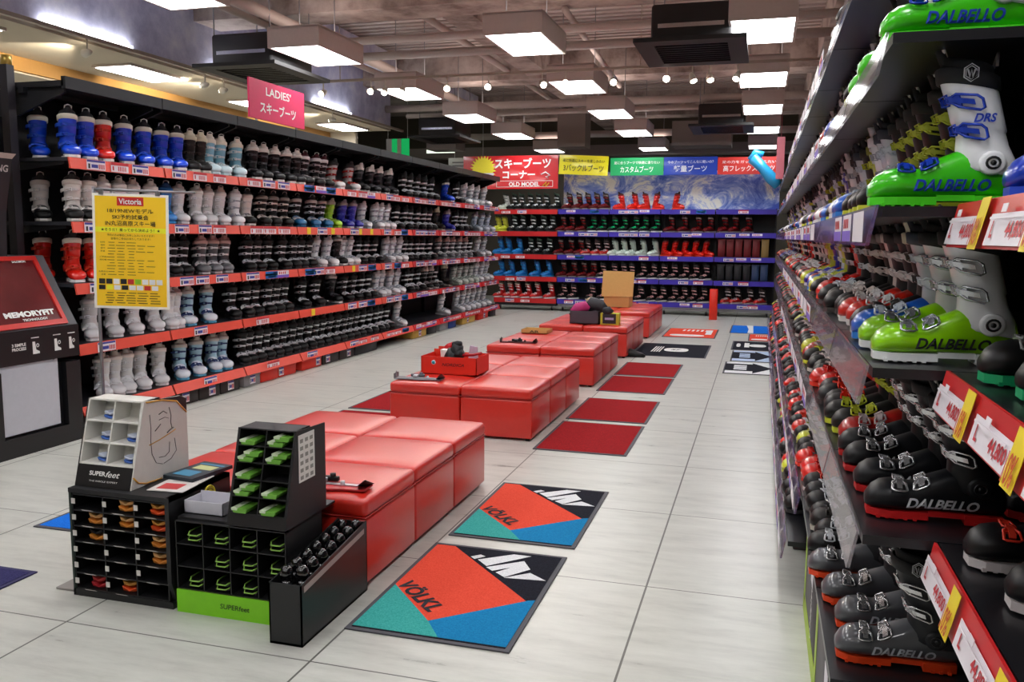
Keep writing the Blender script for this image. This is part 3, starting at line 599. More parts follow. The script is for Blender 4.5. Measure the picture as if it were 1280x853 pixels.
# ------------------------------------------------------------------ the long shelf wall: ten bays
YL = [5.43, 6.53]+[6.53+1.125*i for i in range(1, 10)]
darkmetal = mat('#26272b', .45, .3); shelftop = mat('#2f3036', .4); backp = mat('#1c1c20', .6)
for i in range(10):
    y0, y1 = YL[i], YL[i+1]; far = i >= 6
    t = thing('shelving_unit', f'black shelving bay with red price rails, {ORD[i]} of the long shelf wall', 'shelving', (-5.4, (y0+y1)/2, 0), 'bays of the long shelf wall')
    part(MB().box(-5.90, y0, 0, -5.87, y1, 2.78), 'back_panel', backp, t)
    for yy in ((y0+.02, y1-.022) if i == 0 else (y1-.022,)):
        part(MB().box(-5.87, yy-.02, 0, -5.81, yy+.02, 2.78), 'upright', darkmetal, t)
    part(MB().box(-5.87, y0+.005, 2.70, -5.12, y1-.005, 2.74).box(-5.14, y0+.005, 2.68, -5.10, y1-.005, 2.77).box(-5.55, y0+.005, 2.66, -5.5, y1-.005, 2.7), 'canopy', darkmetal, t)
    for yy in (y0+.06, y1-.06):
        part(MB().prism([(-5.81, yy-.012, 2.70), (-5.16, yy-.012, 2.70), (-5.16, yy-.012, 2.66), (-5.6, yy-.012, 2.5), (-5.81, yy-.012, 2.5)], (0, .024, 0)), 'bracket', darkmetal, t)
    part(MB().box(-5.87, y0+.01, 0, -5.7, y1-.06, .06), 'plinth', BLK2, t)
    for k, z in enumerate(ZL):
        part(MB().box(-5.87, y0+.004, z-.028, -5.125, y1-.004, z), 'shelf', shelftop, t)
        for yy in (y0+.05, y1-.05): part(MB().prism([(-5.87, yy-.006, z-.028), (-5.2, yy-.006, z-.028), (-5.2, yy-.006, z-.05), (-5.82, yy-.006, z-.11), (-5.87, yy-.006, z-.11)], (0, .012, 0)), 'bracket', darkmetal, t)
        lean = .035 if k == 4 else .012
        rl = part(MB().hexa([(-5.125, y0+.012, z), (-5.113, y0+.012, z), (-5.113, y1-.012, z), (-5.125, y1-.012, z)], [(-5.125+lean, y0+.012, z-.085), (-5.11+lean, y0+.012, z-.085), (-5.11+lean, y1-.012, z-.085), (-5.125+lean, y1-.012, z-.085)]), 'price_rail', RAILRED2 if far else RAILRED, t)  # near rails paler: overexposed look put into the same red
        if k == 4 and i == 1: nt = 1
        nt = (1 if k >= 3 and i < 4 else 3) if not far else 5
        for j in range(nt):
            yc = y0+.16+(y1-y0-.3)*(j+rnd.uniform(.1, .5))/nt; kd = rnd.choice('aaac' if i < 2 else 'aabccyp' if not far else 'aaaccp')
            w = .2 if kd != 'y' else .07
            if i > 1 and not far: w *= 1.2
            m = tag_geo(MB(), (-5.1055+lean/2+.003, yc, z-.042), (0, 1, 0), w, .076, kd); part(m, 'price_tag', TAGM, rl)
# boxes standing under the lowest shelf
def carton(x0, y0, z0, x1, y1, z1, m, lab, cat='box', name='shoe_carton', group=None, card=None, side=(1, 0, 0)):
    t = thing(name, lab, cat, ((x0+x1)/2, (y0+y1)/2, z0), group)
    part(MB().rbox(x0, y0, z0, x1, y1, z1, .004, 1), 'body', m, t)
    part(MB().box(x0-.004, y0-.004, z1-.03, x1+.004, y1+.004, z1+.004), 'lid', m, t)
    if card is not None:
        part(tag_geo(MB(), (x1+.0065, y0+(y1-y0)*card, (z0+z1)/2), (0, 1, 0), .1, .09, 'a'), 'sticker', TAGM, t)
    return t
gb = 'boxes pushed under the long shelf wall'
brown = mat('#2b2322', .6); grey = mat('#8c8a8c', .6); yelc = mat('#caa24a', .7); blc = mat('#22428c', .6)
k = 0
for y0, y1, m, d, cd in [(6.6, 6.92, brown, 'first dark box with white stickers', .4), (6.94, 7.26, brown, 'second dark box with white stickers', .6), (7.28, 7.6, brown, 'third dark box with white stickers', .5), (7.68, 7.98, grey, 'grey box with white sticker', .5), (8.0, 8.34, REDCARD, 'first bright red box', None), (8.36, 8.72, REDCARD, 'second bright red box, white sticker', .1), (8.86, 9.32, REDCARD, 'third bright red box after the gap', .8),
        (9.36, 9.76, brown, 'dark box past the red ones', .3), (9.8, 10.2, brown, 'dark box below black boots', .6), (10.24, 10.9, BLACK, 'low black crate', None), (12.2, 12.75, yelc, 'open yellow carton', .5), (12.85, 13.2, BLACK, 'small black box past the yellow carton', None), (13.35, 13.75, grey, 'pale box with rounded front', None), (13.8, 14.15, blc, 'blue box', None), (14.5, 15.2, yelc, 'tan carton near the far corner', .4), (15.4, 16.0, REDCARD, 'red carton near the far corner', .6), (16.15, 16.5, BLACK, 'black box at the far corner', None)]:
    carton(-5.52, y0, .002, -5.13, y1, .135 if y0 < 12 else .13, m, d+' on the floor under the lowest wall shelf', group=gb, card=cd)

# ------------------------------------------------------------------ far shelves
XB = [-5.62, -4.2, -3.1, -2.03, -.93, .27]
for i in range(5):
    x0, x1 = XB[i], XB[i+1]; red = i == 0
    t = thing('shelving_unit', f'wheeled shelving bay with {"red" if red else "purple"} price rails, {ORD[i]} along the far wall', 'shelving', ((x0+x1)/2, 18.3, 0), 'bays of the far shelves')
    part(MB().box(x0, 18.52, .12, x1, 18.55, 2.2), 'back_panel', backp, t)
    for xx in (x0, x1-.03): part(MB().box(xx, 18.45, .1, xx+.03, 18.52, 2.2), 'upright', darkmetal, t)
    for k, z in enumerate(ZB):
        part(MB().box(x0+.004, 17.93, z-.03, x1-.004, 18.52, z), 'shelf', shelftop if k else mat('#8d9486', .6), t)
        rl = part(MB().box(x0+.01, 17.915, z-.1, x1-.01, 17.93, z), 'price_rail', RAILRED2 if red else RAILPUR, t)
        for j in range(3 if not red else 2):
            if rnd.random() < .75:
                xc = x0+.2+(x1-x0-.35)*(j+rnd.uniform(.1, .5))/3; m = tag_geo(MB(), (xc, 17.913, z-.05), (1, 0, 0), .2, .07, rnd.choice('aacpb' if not red else 'acc')); part(m, 'price_tag', TAGM, rl)
    part(MB().box(x0+.02, 17.96, .10, x1-.02, 18.5, .16), 'base', METAL if i else darkmetal, t)
    for xx in (x0+.12, x1-.12):
        c = part(MB().box(xx-.02, 18.0, .05, xx+.02, 18.06, .11), 'caster', METAL, t); part(MB().cyl((xx-.015, 18.03, .045), .045, .03, 0, 12), 'wheel', BLK2, c)
# boxes stored on the last bay
for j in range(6): carton(-.86+j*.17, 17.99, ZB[2]+.002, -.72+j*.17, 18.4, ZB[2]+.36, mat('#6e1218' if j < 5 else '#8f7440', .5), ('upright dark red box on the third far shelf, %s from the divider' % ORD[j]) if j < 5 else 'tan box at the end of the third far shelf', group='boxes on the last far bay')
for j in range(6): carton(-.86+j*.17, 17.99, ZB[3]+.002, -.72+j*.17, 18.4, ZB[3]+.33, mat('#15151a' if j < 4 else '#2a3f66', .5), ('black box on the fourth far shelf, %s from the divider' % ORD[j]) if j < 4 else ('blue-black box on the fourth far shelf, %s' % ('before the last' if j == 4 else 'last of the row')), group='boxes on the last far bay')
# mural and banners over the far shelves
mu, nt, b = custom('mountain_mural', .35); n1, mp = texnoise(nt, 1.6, 12, (1, 1, 1.3), .72); n1.inputs['Distortion'].default_value = 1.2; rr = ramp(nt, [(.38, '#3f5cd0'), (.47, '#7f98ea'), (.53, '#c0cdf8'), (.58, '#ffffff')]); nt.links.new(n1.outputs['Fac'], rr.inputs[0]); nt.links.new(rr.outputs[0], b.inputs['Base Color'])
single(MB().box(-4.2, 18.46, 2.175, .3, 18.5, 2.98), 'mountain_mural', mu, 'blue and white snowy mountain mural panel above the far shelves', 'mural')
def banner(x0, x1, z0, z1, y, col, l1, l2, tc, lab, tilt=0):
    t = thing('hanging_banner', lab, 'banner', ((x0+x1)/2, y, z0), 'colour banners over the far shelves')
    cx, cz = (x0+x1)/2, (z0+z1)/2; R = Matrix.Translation((cx, y, cz)) @ Matrix.Rotation(tilt, 4, 'Y') @ Matrix.Translation((-cx, -y, -cz))
    part(MB().box(x0, y, z0, x1, y+.015, z1).xf(R), 'board', mat(col, .4, coat=.3), t)
    m = MB(); w = x1-x0; h = z1-z0
    put_text(m, l1, (cx, y-.002, cz+h*.22), (1, 0, 0), (0, 0, 1), w*.86, h*.17, 0, .008); put_text(m, l2, (cx, y-.002, cz-h*.15), (1, 0, 0), (0, 0, 1), w*.62 if len(l2) < 8 else w*.82, h*.36, 0, .014)
    part(m.xf(R), 'lettering', mat(tc, .5), t)
banner(-4.17, -3.13, 2.88, 3.28, 17.86, '#f0e61a', '楽に快適にスキーを楽しみたい', '3バックルブーツ', '#26261c', 'yellow banner with dark writing hung slightly crooked over the far shelves', .05)
banner(-3.09, -2.0, 2.86, 3.22, 17.9, '#12a860', '足に合うブーツで快適に滑りたい', 'カスタムブーツ', '#eef6f0', 'green banner with white writing over the far shelves')
banner(-1.99, -.93, 2.86, 3.22, 17.9, '#1440b8', '今のブーツってこんなに軽いの？', '軽量ブーツ', '#eaf0ff', 'dark blue banner with white writing over the far shelves')
banner(-.92, .28, 2.86, 3.2, 17.9, '#d8342c', '足の力をガッチリ伝えたい', '高フレックスブーツ', '#fbeeee', 'light red banner with white writing, last over the far shelves')
t = thing('shop_sign', 'large red ski boot corner sign with yellow starburst over the far shelves', 'sign', (-5.2, 17.85, 2.6))
part(MB().box(-6.3, 17.85, 2.6, -4.19, 17.88, 3.3), 'board', mat('#c4141c', .25, coat=.5), t)
m = MB(); put_text(m, 'スキーブーツ', (-4.97, 17.848, 3.14), (1, 0, 0), (0, 0, 1), 1.25, .22, 0, .03); put_text(m, 'コーナー', (-5.05, 17.848, 2.9), (1, 0, 0), (0, 0, 1), .72, .17, 0, .03); put_text(m, 'OLD MODEL', (-4.93, 17.848, 2.7), (1, 0, 0), (0, 0, 1), .68, .09, 0, .03)
for a in ((-5.55, 2.765), (-5.55, 2.64)): m.box(a[0], 17.846, a[1], -4.3, 17.85, a[1]+.008)
m.box(-5.55, 17.846, 2.64, -5.542, 17.85, 2.77).box(-4.308, 17.846, 2.64, -4.3, 17.85, 2.77)
part(m, 'lettering', WHITE, t)
m = MB(); c = (-5.85, 3.02); P = [(c[0]+(.3 if k % 2 else .22)*cos(2*pi*k/48), 17.84, c[1]+(.3 if k % 2 else .22)*sin(2*pi*k/48)) for k in range(48)]; m.prism(P, (0, .008, 0)); part(m, 'starburst', mat('#f2e23a', .5), t)
m = MB(); P = [(c[0]+.25*cos(a), 17.834, c[1]-.02+.16*sin(a)-.06) for a in [pi+k*pi/12 for k in range(13)]]; m.prism(P, (0, .005, 0)); part(m, 'starburst_panel', mat('#d9cfe0', .5), t)
m = MB(); m.tube([(-4.56, 17.84, 2.9), (-4.46, 17.84, 2.95), (-4.36, 17.84, 2.88), (-4.46, 17.84, 2.85), (-4.4, 17.84, 2.82)], .012, 6); m.tube([(-4.52, 17.84, 2.66), (-4.44, 17.84, 2.74), (-4.46, 17.84, 2.64), (-4.38, 17.84, 2.72)], .012, 6, 1); part(m, 'emblem', [WHITE, mat('#f0c020', .5)], t)
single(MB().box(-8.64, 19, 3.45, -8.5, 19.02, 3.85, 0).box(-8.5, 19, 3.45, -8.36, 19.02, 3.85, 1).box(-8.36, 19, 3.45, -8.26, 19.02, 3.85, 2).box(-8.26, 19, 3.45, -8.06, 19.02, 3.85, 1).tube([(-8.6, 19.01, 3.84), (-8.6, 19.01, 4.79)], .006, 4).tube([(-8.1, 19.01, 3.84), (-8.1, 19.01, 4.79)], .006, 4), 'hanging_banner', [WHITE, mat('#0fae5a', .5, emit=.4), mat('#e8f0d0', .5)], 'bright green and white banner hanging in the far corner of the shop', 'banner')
t = thing('hanging_sign', 'small lit white sign with green marks in the far corner', 'sign', (-7.3, 19, 3.5)); part(MB().box(-7.62, 19, 3.5, -6.93, 19.03, 3.78), 'board', mat('#e9f2e0', .4, emit=.7), t); part(MB().box(-7.5, 18.995, 3.56, -7.3, 19, 3.72).box(-7.2, 18.995, 3.6, -7.0, 19, 3.66), 'mark', mat('#3f8a5a', .5), t)
single(MB().box(-7.15, 19.2, 3.1, -6.2, 19.22, 3.4).tube([(-7.0, 19.21, 3.39), (-7.0, 19.21, 4.75)], .005, 4).tube([(-6.3, 19.21, 3.39), (-6.3, 19.21, 4.75)], .005, 4).box(-7.05, 19.19, 3.2, -6.4, 19.2, 3.23, 1).box(-7.05, 19.19, 3.28, -6.5, 19.2, 3.31, 1), 'notice_board', [WHITE, grey], 'pale notice board behind the red corner sign', 'board')

# ------------------------------------------------------------------ the tall boot rack beside the camera
def rail_tags(t, rl, x, y0, y1, z, h, kinds, n):
    for j in range(n):
        yc = y1-(y1-y0)*(j+.5)/n; part(tag_geo(MB(), (x-.004, yc, z-h/2), (0, -1, 0), (y1-y0)/n*.8, h*.8, kinds[j % len(kinds)]), 'price_tag', TAGM, rl)
ACR = acrylic('acrylic_rail', [(.3, '#77737a'), (.5, '#8c888f'), (.7, '#98828c')], .5)
ACP = acrylic('acrylic_rail_purple', [(.35, '#33287c'), (.48, '#80709a'), (.6, '#7a2f4c')], .6)
BY = [(1.0, 2.0, .40), (2.0, 2.82, .245)]+[(2.82+1.02*i, 2.82+1.02*(i+1), .245) for i in range(12)]
for i, (y0, y1, xf_) in enumerate(BY):
    nm = 'set back bay with red price rails' if i == 0 else f'{ORD[i-1]} bay with clear price rails past the set back bay'
    t = thing('shelving_unit', 'tall dark boot rack, '+nm, 'shelving', (xf_+.3, (y0+y1)/2, 0), 'bays of the tall boot rack')
    xb = .98 if i else 1.14
    part(MB().box(xb, y0, 0, xb+.03, y1, 2.9), 'back_panel', BLK2, t)
    part(MB().box(xb-.05, y1-.04, 0, xb, y1-.002, 2.9), 'upright', darkmetal, t)
    zs = [(k, z) for k, z in enumerate(ZR)]
    for k, z in zs:
        if k == 0 and i < 2: continue
        if k == 6 and i < 3: continue
        if k in (1, 5) and i == 0: continue
        xx = xf_ if k < 5 else (.215 if k == 5 else .165)
        ys, ye = y0+.004, y1-.004
        if k == 5 and i == 1: ys = 2.22
        part(MB().box(xx, ys, z-.022, xb, ye, z), 'shelf', mat('#202024', .3, .2), t)
        rm = ACR if k in (0, 1, 3, 4) else ACP
        if i == 0: rm = RAILRED2
        if k == 5 and i < 3: continue
        rl = part(MB().hexa([(xx-.012, ys+.01, z+.004), (xx-.006, ys+.01, z+.004), (xx-.006, ye-.01, z+.004), (xx-.012, ye-.01, z+.004)], [(xx-.03, ys+.01, z-.085), (xx-.022, ys+.01, z-.085), (xx-.022, ye-.01, z-.085), (xx-.03, ye-.01, z-.085)]), 'price_rail', rm, t)
        if i == 0: 
            m = MB(); n_ = 0
            for j, yc in enumerate((1.87, 1.54, 1.21)):
                m = MB(); c = (xx-.0245, yc, z-.04); panel(m, (c[0]-.003, yc, z-.052), (0, -1, 0), (.02/.085, 0, 1), .24, .055, .001, 0)
                put_text(m, 'L', (c[0]-.003, yc+.08, z-.052), (0, -1, 0), (.2353, 0, 1), None, .03, 1, .03, 0, .002); put_text(m, '44,800', (c[0]-.003, yc-.05, z-.055), (0, -1, 0), (.2353, 0, 1), .1, .032, 1, .02, 0, .002); panel(m, (c[0]-.003, yc+.01, z-.018), (0, -1, 0), (.2353, 0, 1), .03, .014, .001, 0, .002); panel(m, (c[0]-.003, yc+.0, z-.033), (0, -1, 0), (.2353, 0, 1), .2, .004, .001, 0, .002)
                part(m, 'price_tag', [TAGM[0], TAGM[2]], rl)
                m = MB(); panel(m, (xx-.031, yc-.16, z-.04), (0, -1, 0), (.2353, 0, 1), .06, .095, .001, 0); put_text(m, '10%', (xx-.036, yc-.16, z-.055), (0, -1, 0), (.2353, 0, 1), .05, .05, 1, .02, 0, .002); part(m, 'price_tag', [TAGM[5], mat('#c8501a', .5)], rl, label='yellow ten percent tag')
        elif 2.9 < y0 < 8 or (i == 1 and k == 2): rail_tags(t, rl, xx-.031, ys, ye, z, .085, 'ppnn' if k in (2, 5, 6) else 'nnp', 3)
# boxes at the foot of the rack
def ski_box(x0, y0, x1, y1, z1, lab, logo=True):
    t = thing('boot_box', lab, 'box', ((x0+x1)/2, (y0+y1)/2, 0), 'boxes at the foot of the tall rack')
    part(MB().rbox(x0, y0, .002, x1, y1, z1, .004, 1), 'body', mat('#38333a', .5), t)
    m = MB()
    if logo:
        put_text(m, 'DALBELLO', (x0-.001, (y0+y1)/2-.1, z1*.45), (0, 0, -1), (0, -1, 0), z1*.5, .05, 0, .015, .2)
        part(m, 'lettering', WHITE, t)
    part(MB().box(x0-.002, y0, .004, x0, y1, z1*.2).box(x0-.002, y1-.09, .05, x0-.001, y1-.02, z1*.9), 'stripe', mat('#a8c832', .5), t)
    part(tag_geo(MB(), (x0-.003, y0+.3, z1*.75), (0, -1, 0), .1, .07, 'n'), 'sticker', TAGM, t)
ski_box(.235, 2.22, .70, 3.0, .43, 'dark boot box with lime stripe and white writing at the rack foot, near end')
ski_box(.24, 3.03, .70, 3.78, .43, 'second dark boot box with lime stripe along the rack foot')
carton(.22, 4.5, .002, .7, 5.0, .22, brown, 'dark brown box on the floor below purple price rails', group='boxes at the foot of the tall rack')
carton(.2, 5.1, .002, .7, 5.6, .2, mat('#c9beb0', .6), 'pale box on the floor after the dark brown one', group='boxes at the foot of the tall rack')
carton(.2, 8.9, .002, .6, 9.4, .2, REDCARD, 'red box standing by the mats at the rack foot', group='boxes at the foot of the tall rack')
carton(.16, 13.9, .002, .5, 14.3, .2, REDCARD, 'small red box with pale label near the far end of the rack', group='boxes at the foot of the tall rack')
single(MB().box(.17, 15.4, 2.6, .3, 15.42, 3.3).tube([(.235, 15.41, 3.29), (.235, 15.41, 4.3)], .006, 4), 'hanging_banner', mat('#b8606c', .5), 'narrow dusty pink vertical banner at the far end of the tall rack', 'banner')
m = MB().tube([(-.25, 17.5, 3.15), (-.05, 17.5, 2.95), (.12, 17.5, 2.75), (.25, 17.5, 2.6)], [.12, .1, .12, .09], 10).tube([(-.3, 17.5, 3.1), (-.2, 17.5, 3.25), (-.05, 17.5, 3.2)], .06, 8)
single(m, 'inflatable_arm', mat('#2a9ad0', .3, coat=.4), 'light blue inflated arm shape hanging by the last banner', 'inflatable')
# ------------------------------------------------------------------ red ottomans
def ottoman(x0, x1, y0, y1, lab):
    t = thing('ottoman', lab, 'ottoman', ((x0+x1)/2, (y0+y1)/2, 0), 'red leather ottomans down the middle of the shop')
    g = .004
    part(MB().rbox(x0+g, y0+g, .02, x1-g, y1-g, .325, .014, 3), 'base', LEATHER, t)
    part(MB().rbox(x0+g-.002, y0+g-.002, .327, x1-g+.002, y1-g+.002, .412, .026, 4, puff=.012), 'seat_lid', LEATHER, t)
    m = MB(); z = .331
    m.tube([(x0+g, y0+g, z), (x1-g, y0+g, z), (x1-g, y1-g, z), (x0+g, y1-g, z)], .005, 6, closed=True); part(m, 'piping', mat('#a3140c', .4), t)
    for sx in (x0+.05, x1-.05):
        for sy in (y0+.05, y1-.05): part(MB().cyl((sx, sy, 0), .02, .022, 2, 10), 'foot', BLK2, t)
GY = [[3.39, 3.97, 4.55, 5.13], [6.32, 6.93, 7.54, 8.15], [8.88, 9.42, 9.96, 10.5], [11.2, 11.76, 12.32, 12.88], [13.55, 14.15, 14.75, 15.4]]
GN = ['behind the insole stands', 'carrying the red carton', 'just past the red carton group', 'carrying the glove box', 'under the cardboard box']
for gi, ys in enumerate(GY):
    xs = [-2.87, -2.26, -1.66] if gi else [-2.87, -2.26, -1.655]
    for r in range(3):
        for c in range(2):
            ottoman(xs[c], xs[c+1], ys[r], ys[r+1], 'red ottoman, %s row %s side, in the block %s' % (('front', 'middle', 'back')[r], ('shelf wall', 'mat')[c], GN[gi]))

# ------------------------------------------------------------------ floor mats
def carpet(name, cols, scale=160):
    m, nt, b = custom(name, .95); n, mp = texnoise(nt, scale, 3); r = ramp(nt, cols); nt.links.new(n.outputs['Fac'], r.inputs[0]); nt.links.new(r.outputs[0], b.inputs['Base Color']); b.inputs['Specular IOR Level'].default_value = .15; return m
CR = carpet('carpet_red', [(.35, '#7d0d14'), (.65, '#a5181e')]); CN = carpet('carpet_navy', [(.35, '#15161f'), (.65, '#22242f')]); CO = carpet('carpet_coral', [(.35, '#d8432f'), (.65, '#e65640')])
CT = carpet('carpet_teal', [(.35, '#2c9a92'), (.65, '#4bb0a8')]); CB = carpet('carpet_blue', [(.35, '#0f73a8'), (.65, '#1a86ba')]); CW = carpet('carpet_white', [(.35, '#d5d8da'), (.65, '#eceef0')]); CG = mat('#4b4b52', .7)
CBR = carpet('carpet_bright_blue', [(.35, '#0c5fc8'), (.65, '#1a76dc')]); CLB = carpet('carpet_pale_blue', [(.35, '#a9bfdc'), (.65, '#c6d6ea')])
def mat_base(x0, x1, y0, y1, edge, face, lab, group='floor mats beside the ottomans'):
    t = thing('floor_mat', lab, 'floor mat', ((x0+x1)/2, (y0+y1)/2, 0), group)
    part(MB().box(x0, y0, 0.001, x1, y1, .007), 'rubber_edge', edge, t)
    k = .022; f = part(MB().box(x0+k, y0+k, .004, x1-k, y1-k, .009), 'pile', face, t); return t
def flat(m, pts, x0, y0, w, h, z, mi=0, t=.0008): m.prism([(x0+u*w, y0+v*h, z) for u, v in pts], (0, 0, t), mi)
def volkl(x0, y0, w, h, lab):
    t = mat_base(x0, x0+w, y0, y0+h, CG, CN, lab); m = MB()
    lo, hi = .03, .97
    flat(m, [(lo, lo), (.565, lo), (.434, .152), (lo, .45)], x0, y0, w, h, .009, 0)
    flat(m, [(lo, .45), (.434, .152), (.917, .45), (.17, .97), (lo, .97)], x0, y0, w, h, .009, 1)
    flat(m, [(.434, .152), (.565, lo), (hi, lo), (hi, .468), (.93, .458)], x0, y0, w, h, .009, 2)
    for P in ([(.411, .835), (.626, .95), (.755, .95), (.503, .771)], [(.344, .862), (.40, .90), (.442, .885), (.382, .838)], [(.509, .757), (.731, .881), (.81, .791), (.677, .669), (.599, .711), (.682, .794), (.567, .724)], [(.68, .662), (.826, .75), (.958, .684)]):
        flat(m, P, x0, y0, w, h, .0095, 3)
    rt = Vector((.354*w, -.224*h, 0)); up = Vector((.05*w, .10*h, 0)); up = Vector((-rt.y, rt.x, 0))
    c = Vector((x0+.262*w, y0+.372*h, .0103)); put_text(m, 'VÖLKL', c, rt, up, .35, .105, 4, .035, .0)
    part(m, 'printed_design', [CT, CO, CB, CW, mat('#1b1c26', .9)], t)
volkl(-1.57, 3.0, .70, 1.03, 'coral, teal and navy brand mat beside the black bottle tray, nearer of two alike')
volkl(-1.55, 4.16, .69, 1.03, 'coral, teal and navy brand mat beside the ottoman block, farther of two alike')
for i, (y0, y1) in enumerate([(6.11, 7.14), (7.25, 8.28), (8.7, 9.72), (9.80, 10.85)]):
    mat_base(-1.60, -.89, y0, y1, CG, CR, '%s plain dark red mat in the row beside the ottomans' % ORD[i])
for i, (y0, y1) in enumerate([(6.0, 6.96), (7.06, 8.1)]):
    mat_base(-3.62, -2.9, y0, y1, CG, CR, 'dark red mat on the shelf wall side of the red carton block, %s one' % ('nearer', 'farther')[i])
def logo_mat(x0, x1, y0, y1, face, lab, fn, mats, edge=CG):
    t = mat_base(x0, x1, y0, y1, edge, face, lab); m = MB(); fn(m, x0, y0, x1-x0, y1-y0); part(m, 'printed_design', mats, t)
def oval(m, x0, y0, w, h, c, a, b, mi=0): flat(m, [(c[0]+a*(abs(cos(k*pi/12))**.6)*(1 if cos(k*pi/12) > 0 else -1), c[1]+b*(abs(sin(k*pi/12))**.8)*(1 if sin(k*pi/12) > 0 else -1)) for k in range(24)], x0, y0, w, h, .009, mi)
def f1(m, x, y, w, h):
    oval(m, x, y, w, h, (.55, .5), .17, .14); put_text(m, 'S7', (x+.55*w, y+.5*h, .0105), (1, 0, 0), (0, 1, 0), .14, .12, 1, .03, .2)
    for k in range(4): flat(m, [(.22+k*.035, .3), (.24+k*.035, .3), (.25+k*.035, .72), (.23+k*.035, .72)], x, y, w, h, .009)
logo_mat(-1.66, -.66, 11.55, 12.95, CN, 'dark navy mat with white oval emblem past the plain red mats', f1, [WHITE, CN])
def f2(m, x, y, w, h):
    oval(m, x, y, w, h, (.45, .2), .33, .1)
    for k in range(6): flat(m, [(.3+k*.09, .68), (.34+k*.09, .68), (.36+k*.09, .85), (.31+k*.09, .85)], x, y, w, h, .009)
    flat(m, [(.78, .35), (.9, .35), (.9, .85), (.78, .85)], x, y, w, h, .009)
logo_mat(-1.5, -.66, 13.9, 15.25, CO, 'orange-red mat with white print near the far ottomans', f2, [CW])
def f3(m, x, y, w, h): flat(m, [(.42, .02), (.56, .02), (.54, .98), (.38, .98), (.44, .5)], x, y, w, h, .009)
logo_mat(-.47, .23, 14.85, 16.15, CBR, 'bright blue mat with a white band near the far shelves', f3, [CW])
logo_mat(-.15, .23, 13.78, 14.72, CO, 'small orange-red mat half under the tall rack', f2, [CW])
def f4(m, x, y, w, h):
    oval(m, x, y, w, h, (.62, .5), .2, .15); flat(m, [(.3, .28), (.42, .28), (.42, .78), (.3, .78)], x, y, w, h, .009); oval(m, x, y, w, h, (.16, .5), .05, .2)
logo_mat(-.37, .23, 12.6, 13.66, CN, 'black mat with white oval lettering plate beside the tall rack', f4, [WHITE])
def arrow(m, x, y, w, h):
    flat(m, [(.02, .22), (.58, .22), (.58, .05), (.98, .5), (.58, .92), (.58, .82), (.02, .82)], x, y, w, h, .009, 0)
    for k in range(3): flat(m, [(.2, .32+k*.14), (.46, .32+k*.14), (.46, .42+k*.14), (.2, .42+k*.14)], x, y, w, h, .0095, 1)
logo_mat(-.34, .20, 11.42, 12.5, CLB, 'pale blue mat with a dark arrow, farther arrow mat by the tall rack', arrow, [CN, CLB])
logo_mat(-.39, .20, 10.35, 11.32, CW, 'white mat with a dark arrow, nearer arrow mat by the tall rack', arrow, [CN, CW])
mat_base(-3.75, -3.02, 3.6, 4.62, CG, CBR, 'bright blue mat lying beyond the black insole rack', 'loose mats near the insole stands')
t = mat_base(-3.98, -3.22, 2.05, 3.1, mat('#2c2a55', .8), carpet('carpet_indigo', [(.35, '#2b2a52'), (.65, '#3b3a66')]), 'indigo mat with white lettering in front of the insole rack', 'loose mats near the insole stands')
m = MB(); put_text(m, 'VÖLKL', (-3.45, 2.75, .0105), (.5, -.85, 0), (.85, .5, 0), .55, .12, 0, .03); part(m, 'lettering', CW, t)
single(MB().box(-2.99, 2.975, .001, -2.875, 3.5, .01), 'cardboard_sheet', mat('#8f8a86', .7), 'thin grey sheet lying under the black insole rack', 'sheet')

# ------------------------------------------------------------------ insole stands
def grid_rack(m, x0, x1, y0, y1, z0, z1, nc, nr, t=.006, back=True, mi=0, lean=0):
    """open-fronted pigeonholes facing -y"""
    def X(p): return (p[0], p[1]+lean*(p[2]-z0), p[2])
    k = len(m.v)
    for i in range(nc+1): xx = x0+(x1-x0-t)*i/nc; m.box(xx, y0, z0, xx+t, y1, z1, mi)
    for j in range(nr+1): zz = z0+(z1-z0-t)*j/nr; m.box(x0, y0, zz, x1, y1, zz+t, mi)
    if back: m.box(x0, y1-t, z0, x1, y1, z1, mi)
    for i in range(k, len(m.v)): m.v[i] = X(m.v[i])
    return m
def insole_pair(cx, cy, z, w, d, h, mt, lab, group, heel=None):
    """a folded pair of insoles seen toe-on: rounded shells"""
    m = MB(); n = 14
    for q in (0, 1):
        zz = z+q*h*.5; rings = []
        for i in range(7):
            y = cy+d*i/6; ww = w/2*(.55+.45*sin(pi*min(1, .25+i/5)))*(1-.12*q); rings.append([(cx-ww, y, zz+h*.40), (cx-ww*.8, y, zz+h*.08), (cx, y, zz), (cx+ww*.8, y, zz+h*.08), (cx+ww, y, zz+h*.40), (cx+ww*.85, y, zz+h*.42), (cx, y, zz+h*.12), (cx-ww*.85, y, zz+h*.42)])
        m.loft(rings, q)
    return single(m, 'insole', mt, lab, 'insole', group)
card = mat('#141416', .45); cardside = mat('#1b191a', .4)
t = thing('insole_rack', 'black floor rack of pigeonholes holding orange insoles, under the white counter display', 'display rack', (-2.6, 3.2, 0))
RX0, RX1, RY0, RY1 = -2.87, -2.35, 2.955, 3.38
m = grid_rack(MB(), RX0+.012, RX1-.02, RY0, RY0+.3, .03, .465, 3, 6, .006); part(m, 'pigeonholes', card, t)
part(MB().box(RX0, RY0-.004, 0, RX0+.012, RY1, .49), 'side_panel', mat('#1d2a22', .5), t)
part(MB().prism([(RX1, RY0-.01, .12), (RX1, RY0+.03, 0), (RX1, RY1, 0), (RX1, RY1, .49), (RX1, RY0-.01, .49)], (-.02, 0, 0)), 'side_panel', card, t)
part(MB().box(RX0, RY0-.006, .47, RX1, RY1, .49), 'top_board', card, t); part(MB().box(RX0, RY0-.004, 0, RX1, RY1, .03), 'base_board', card, t)
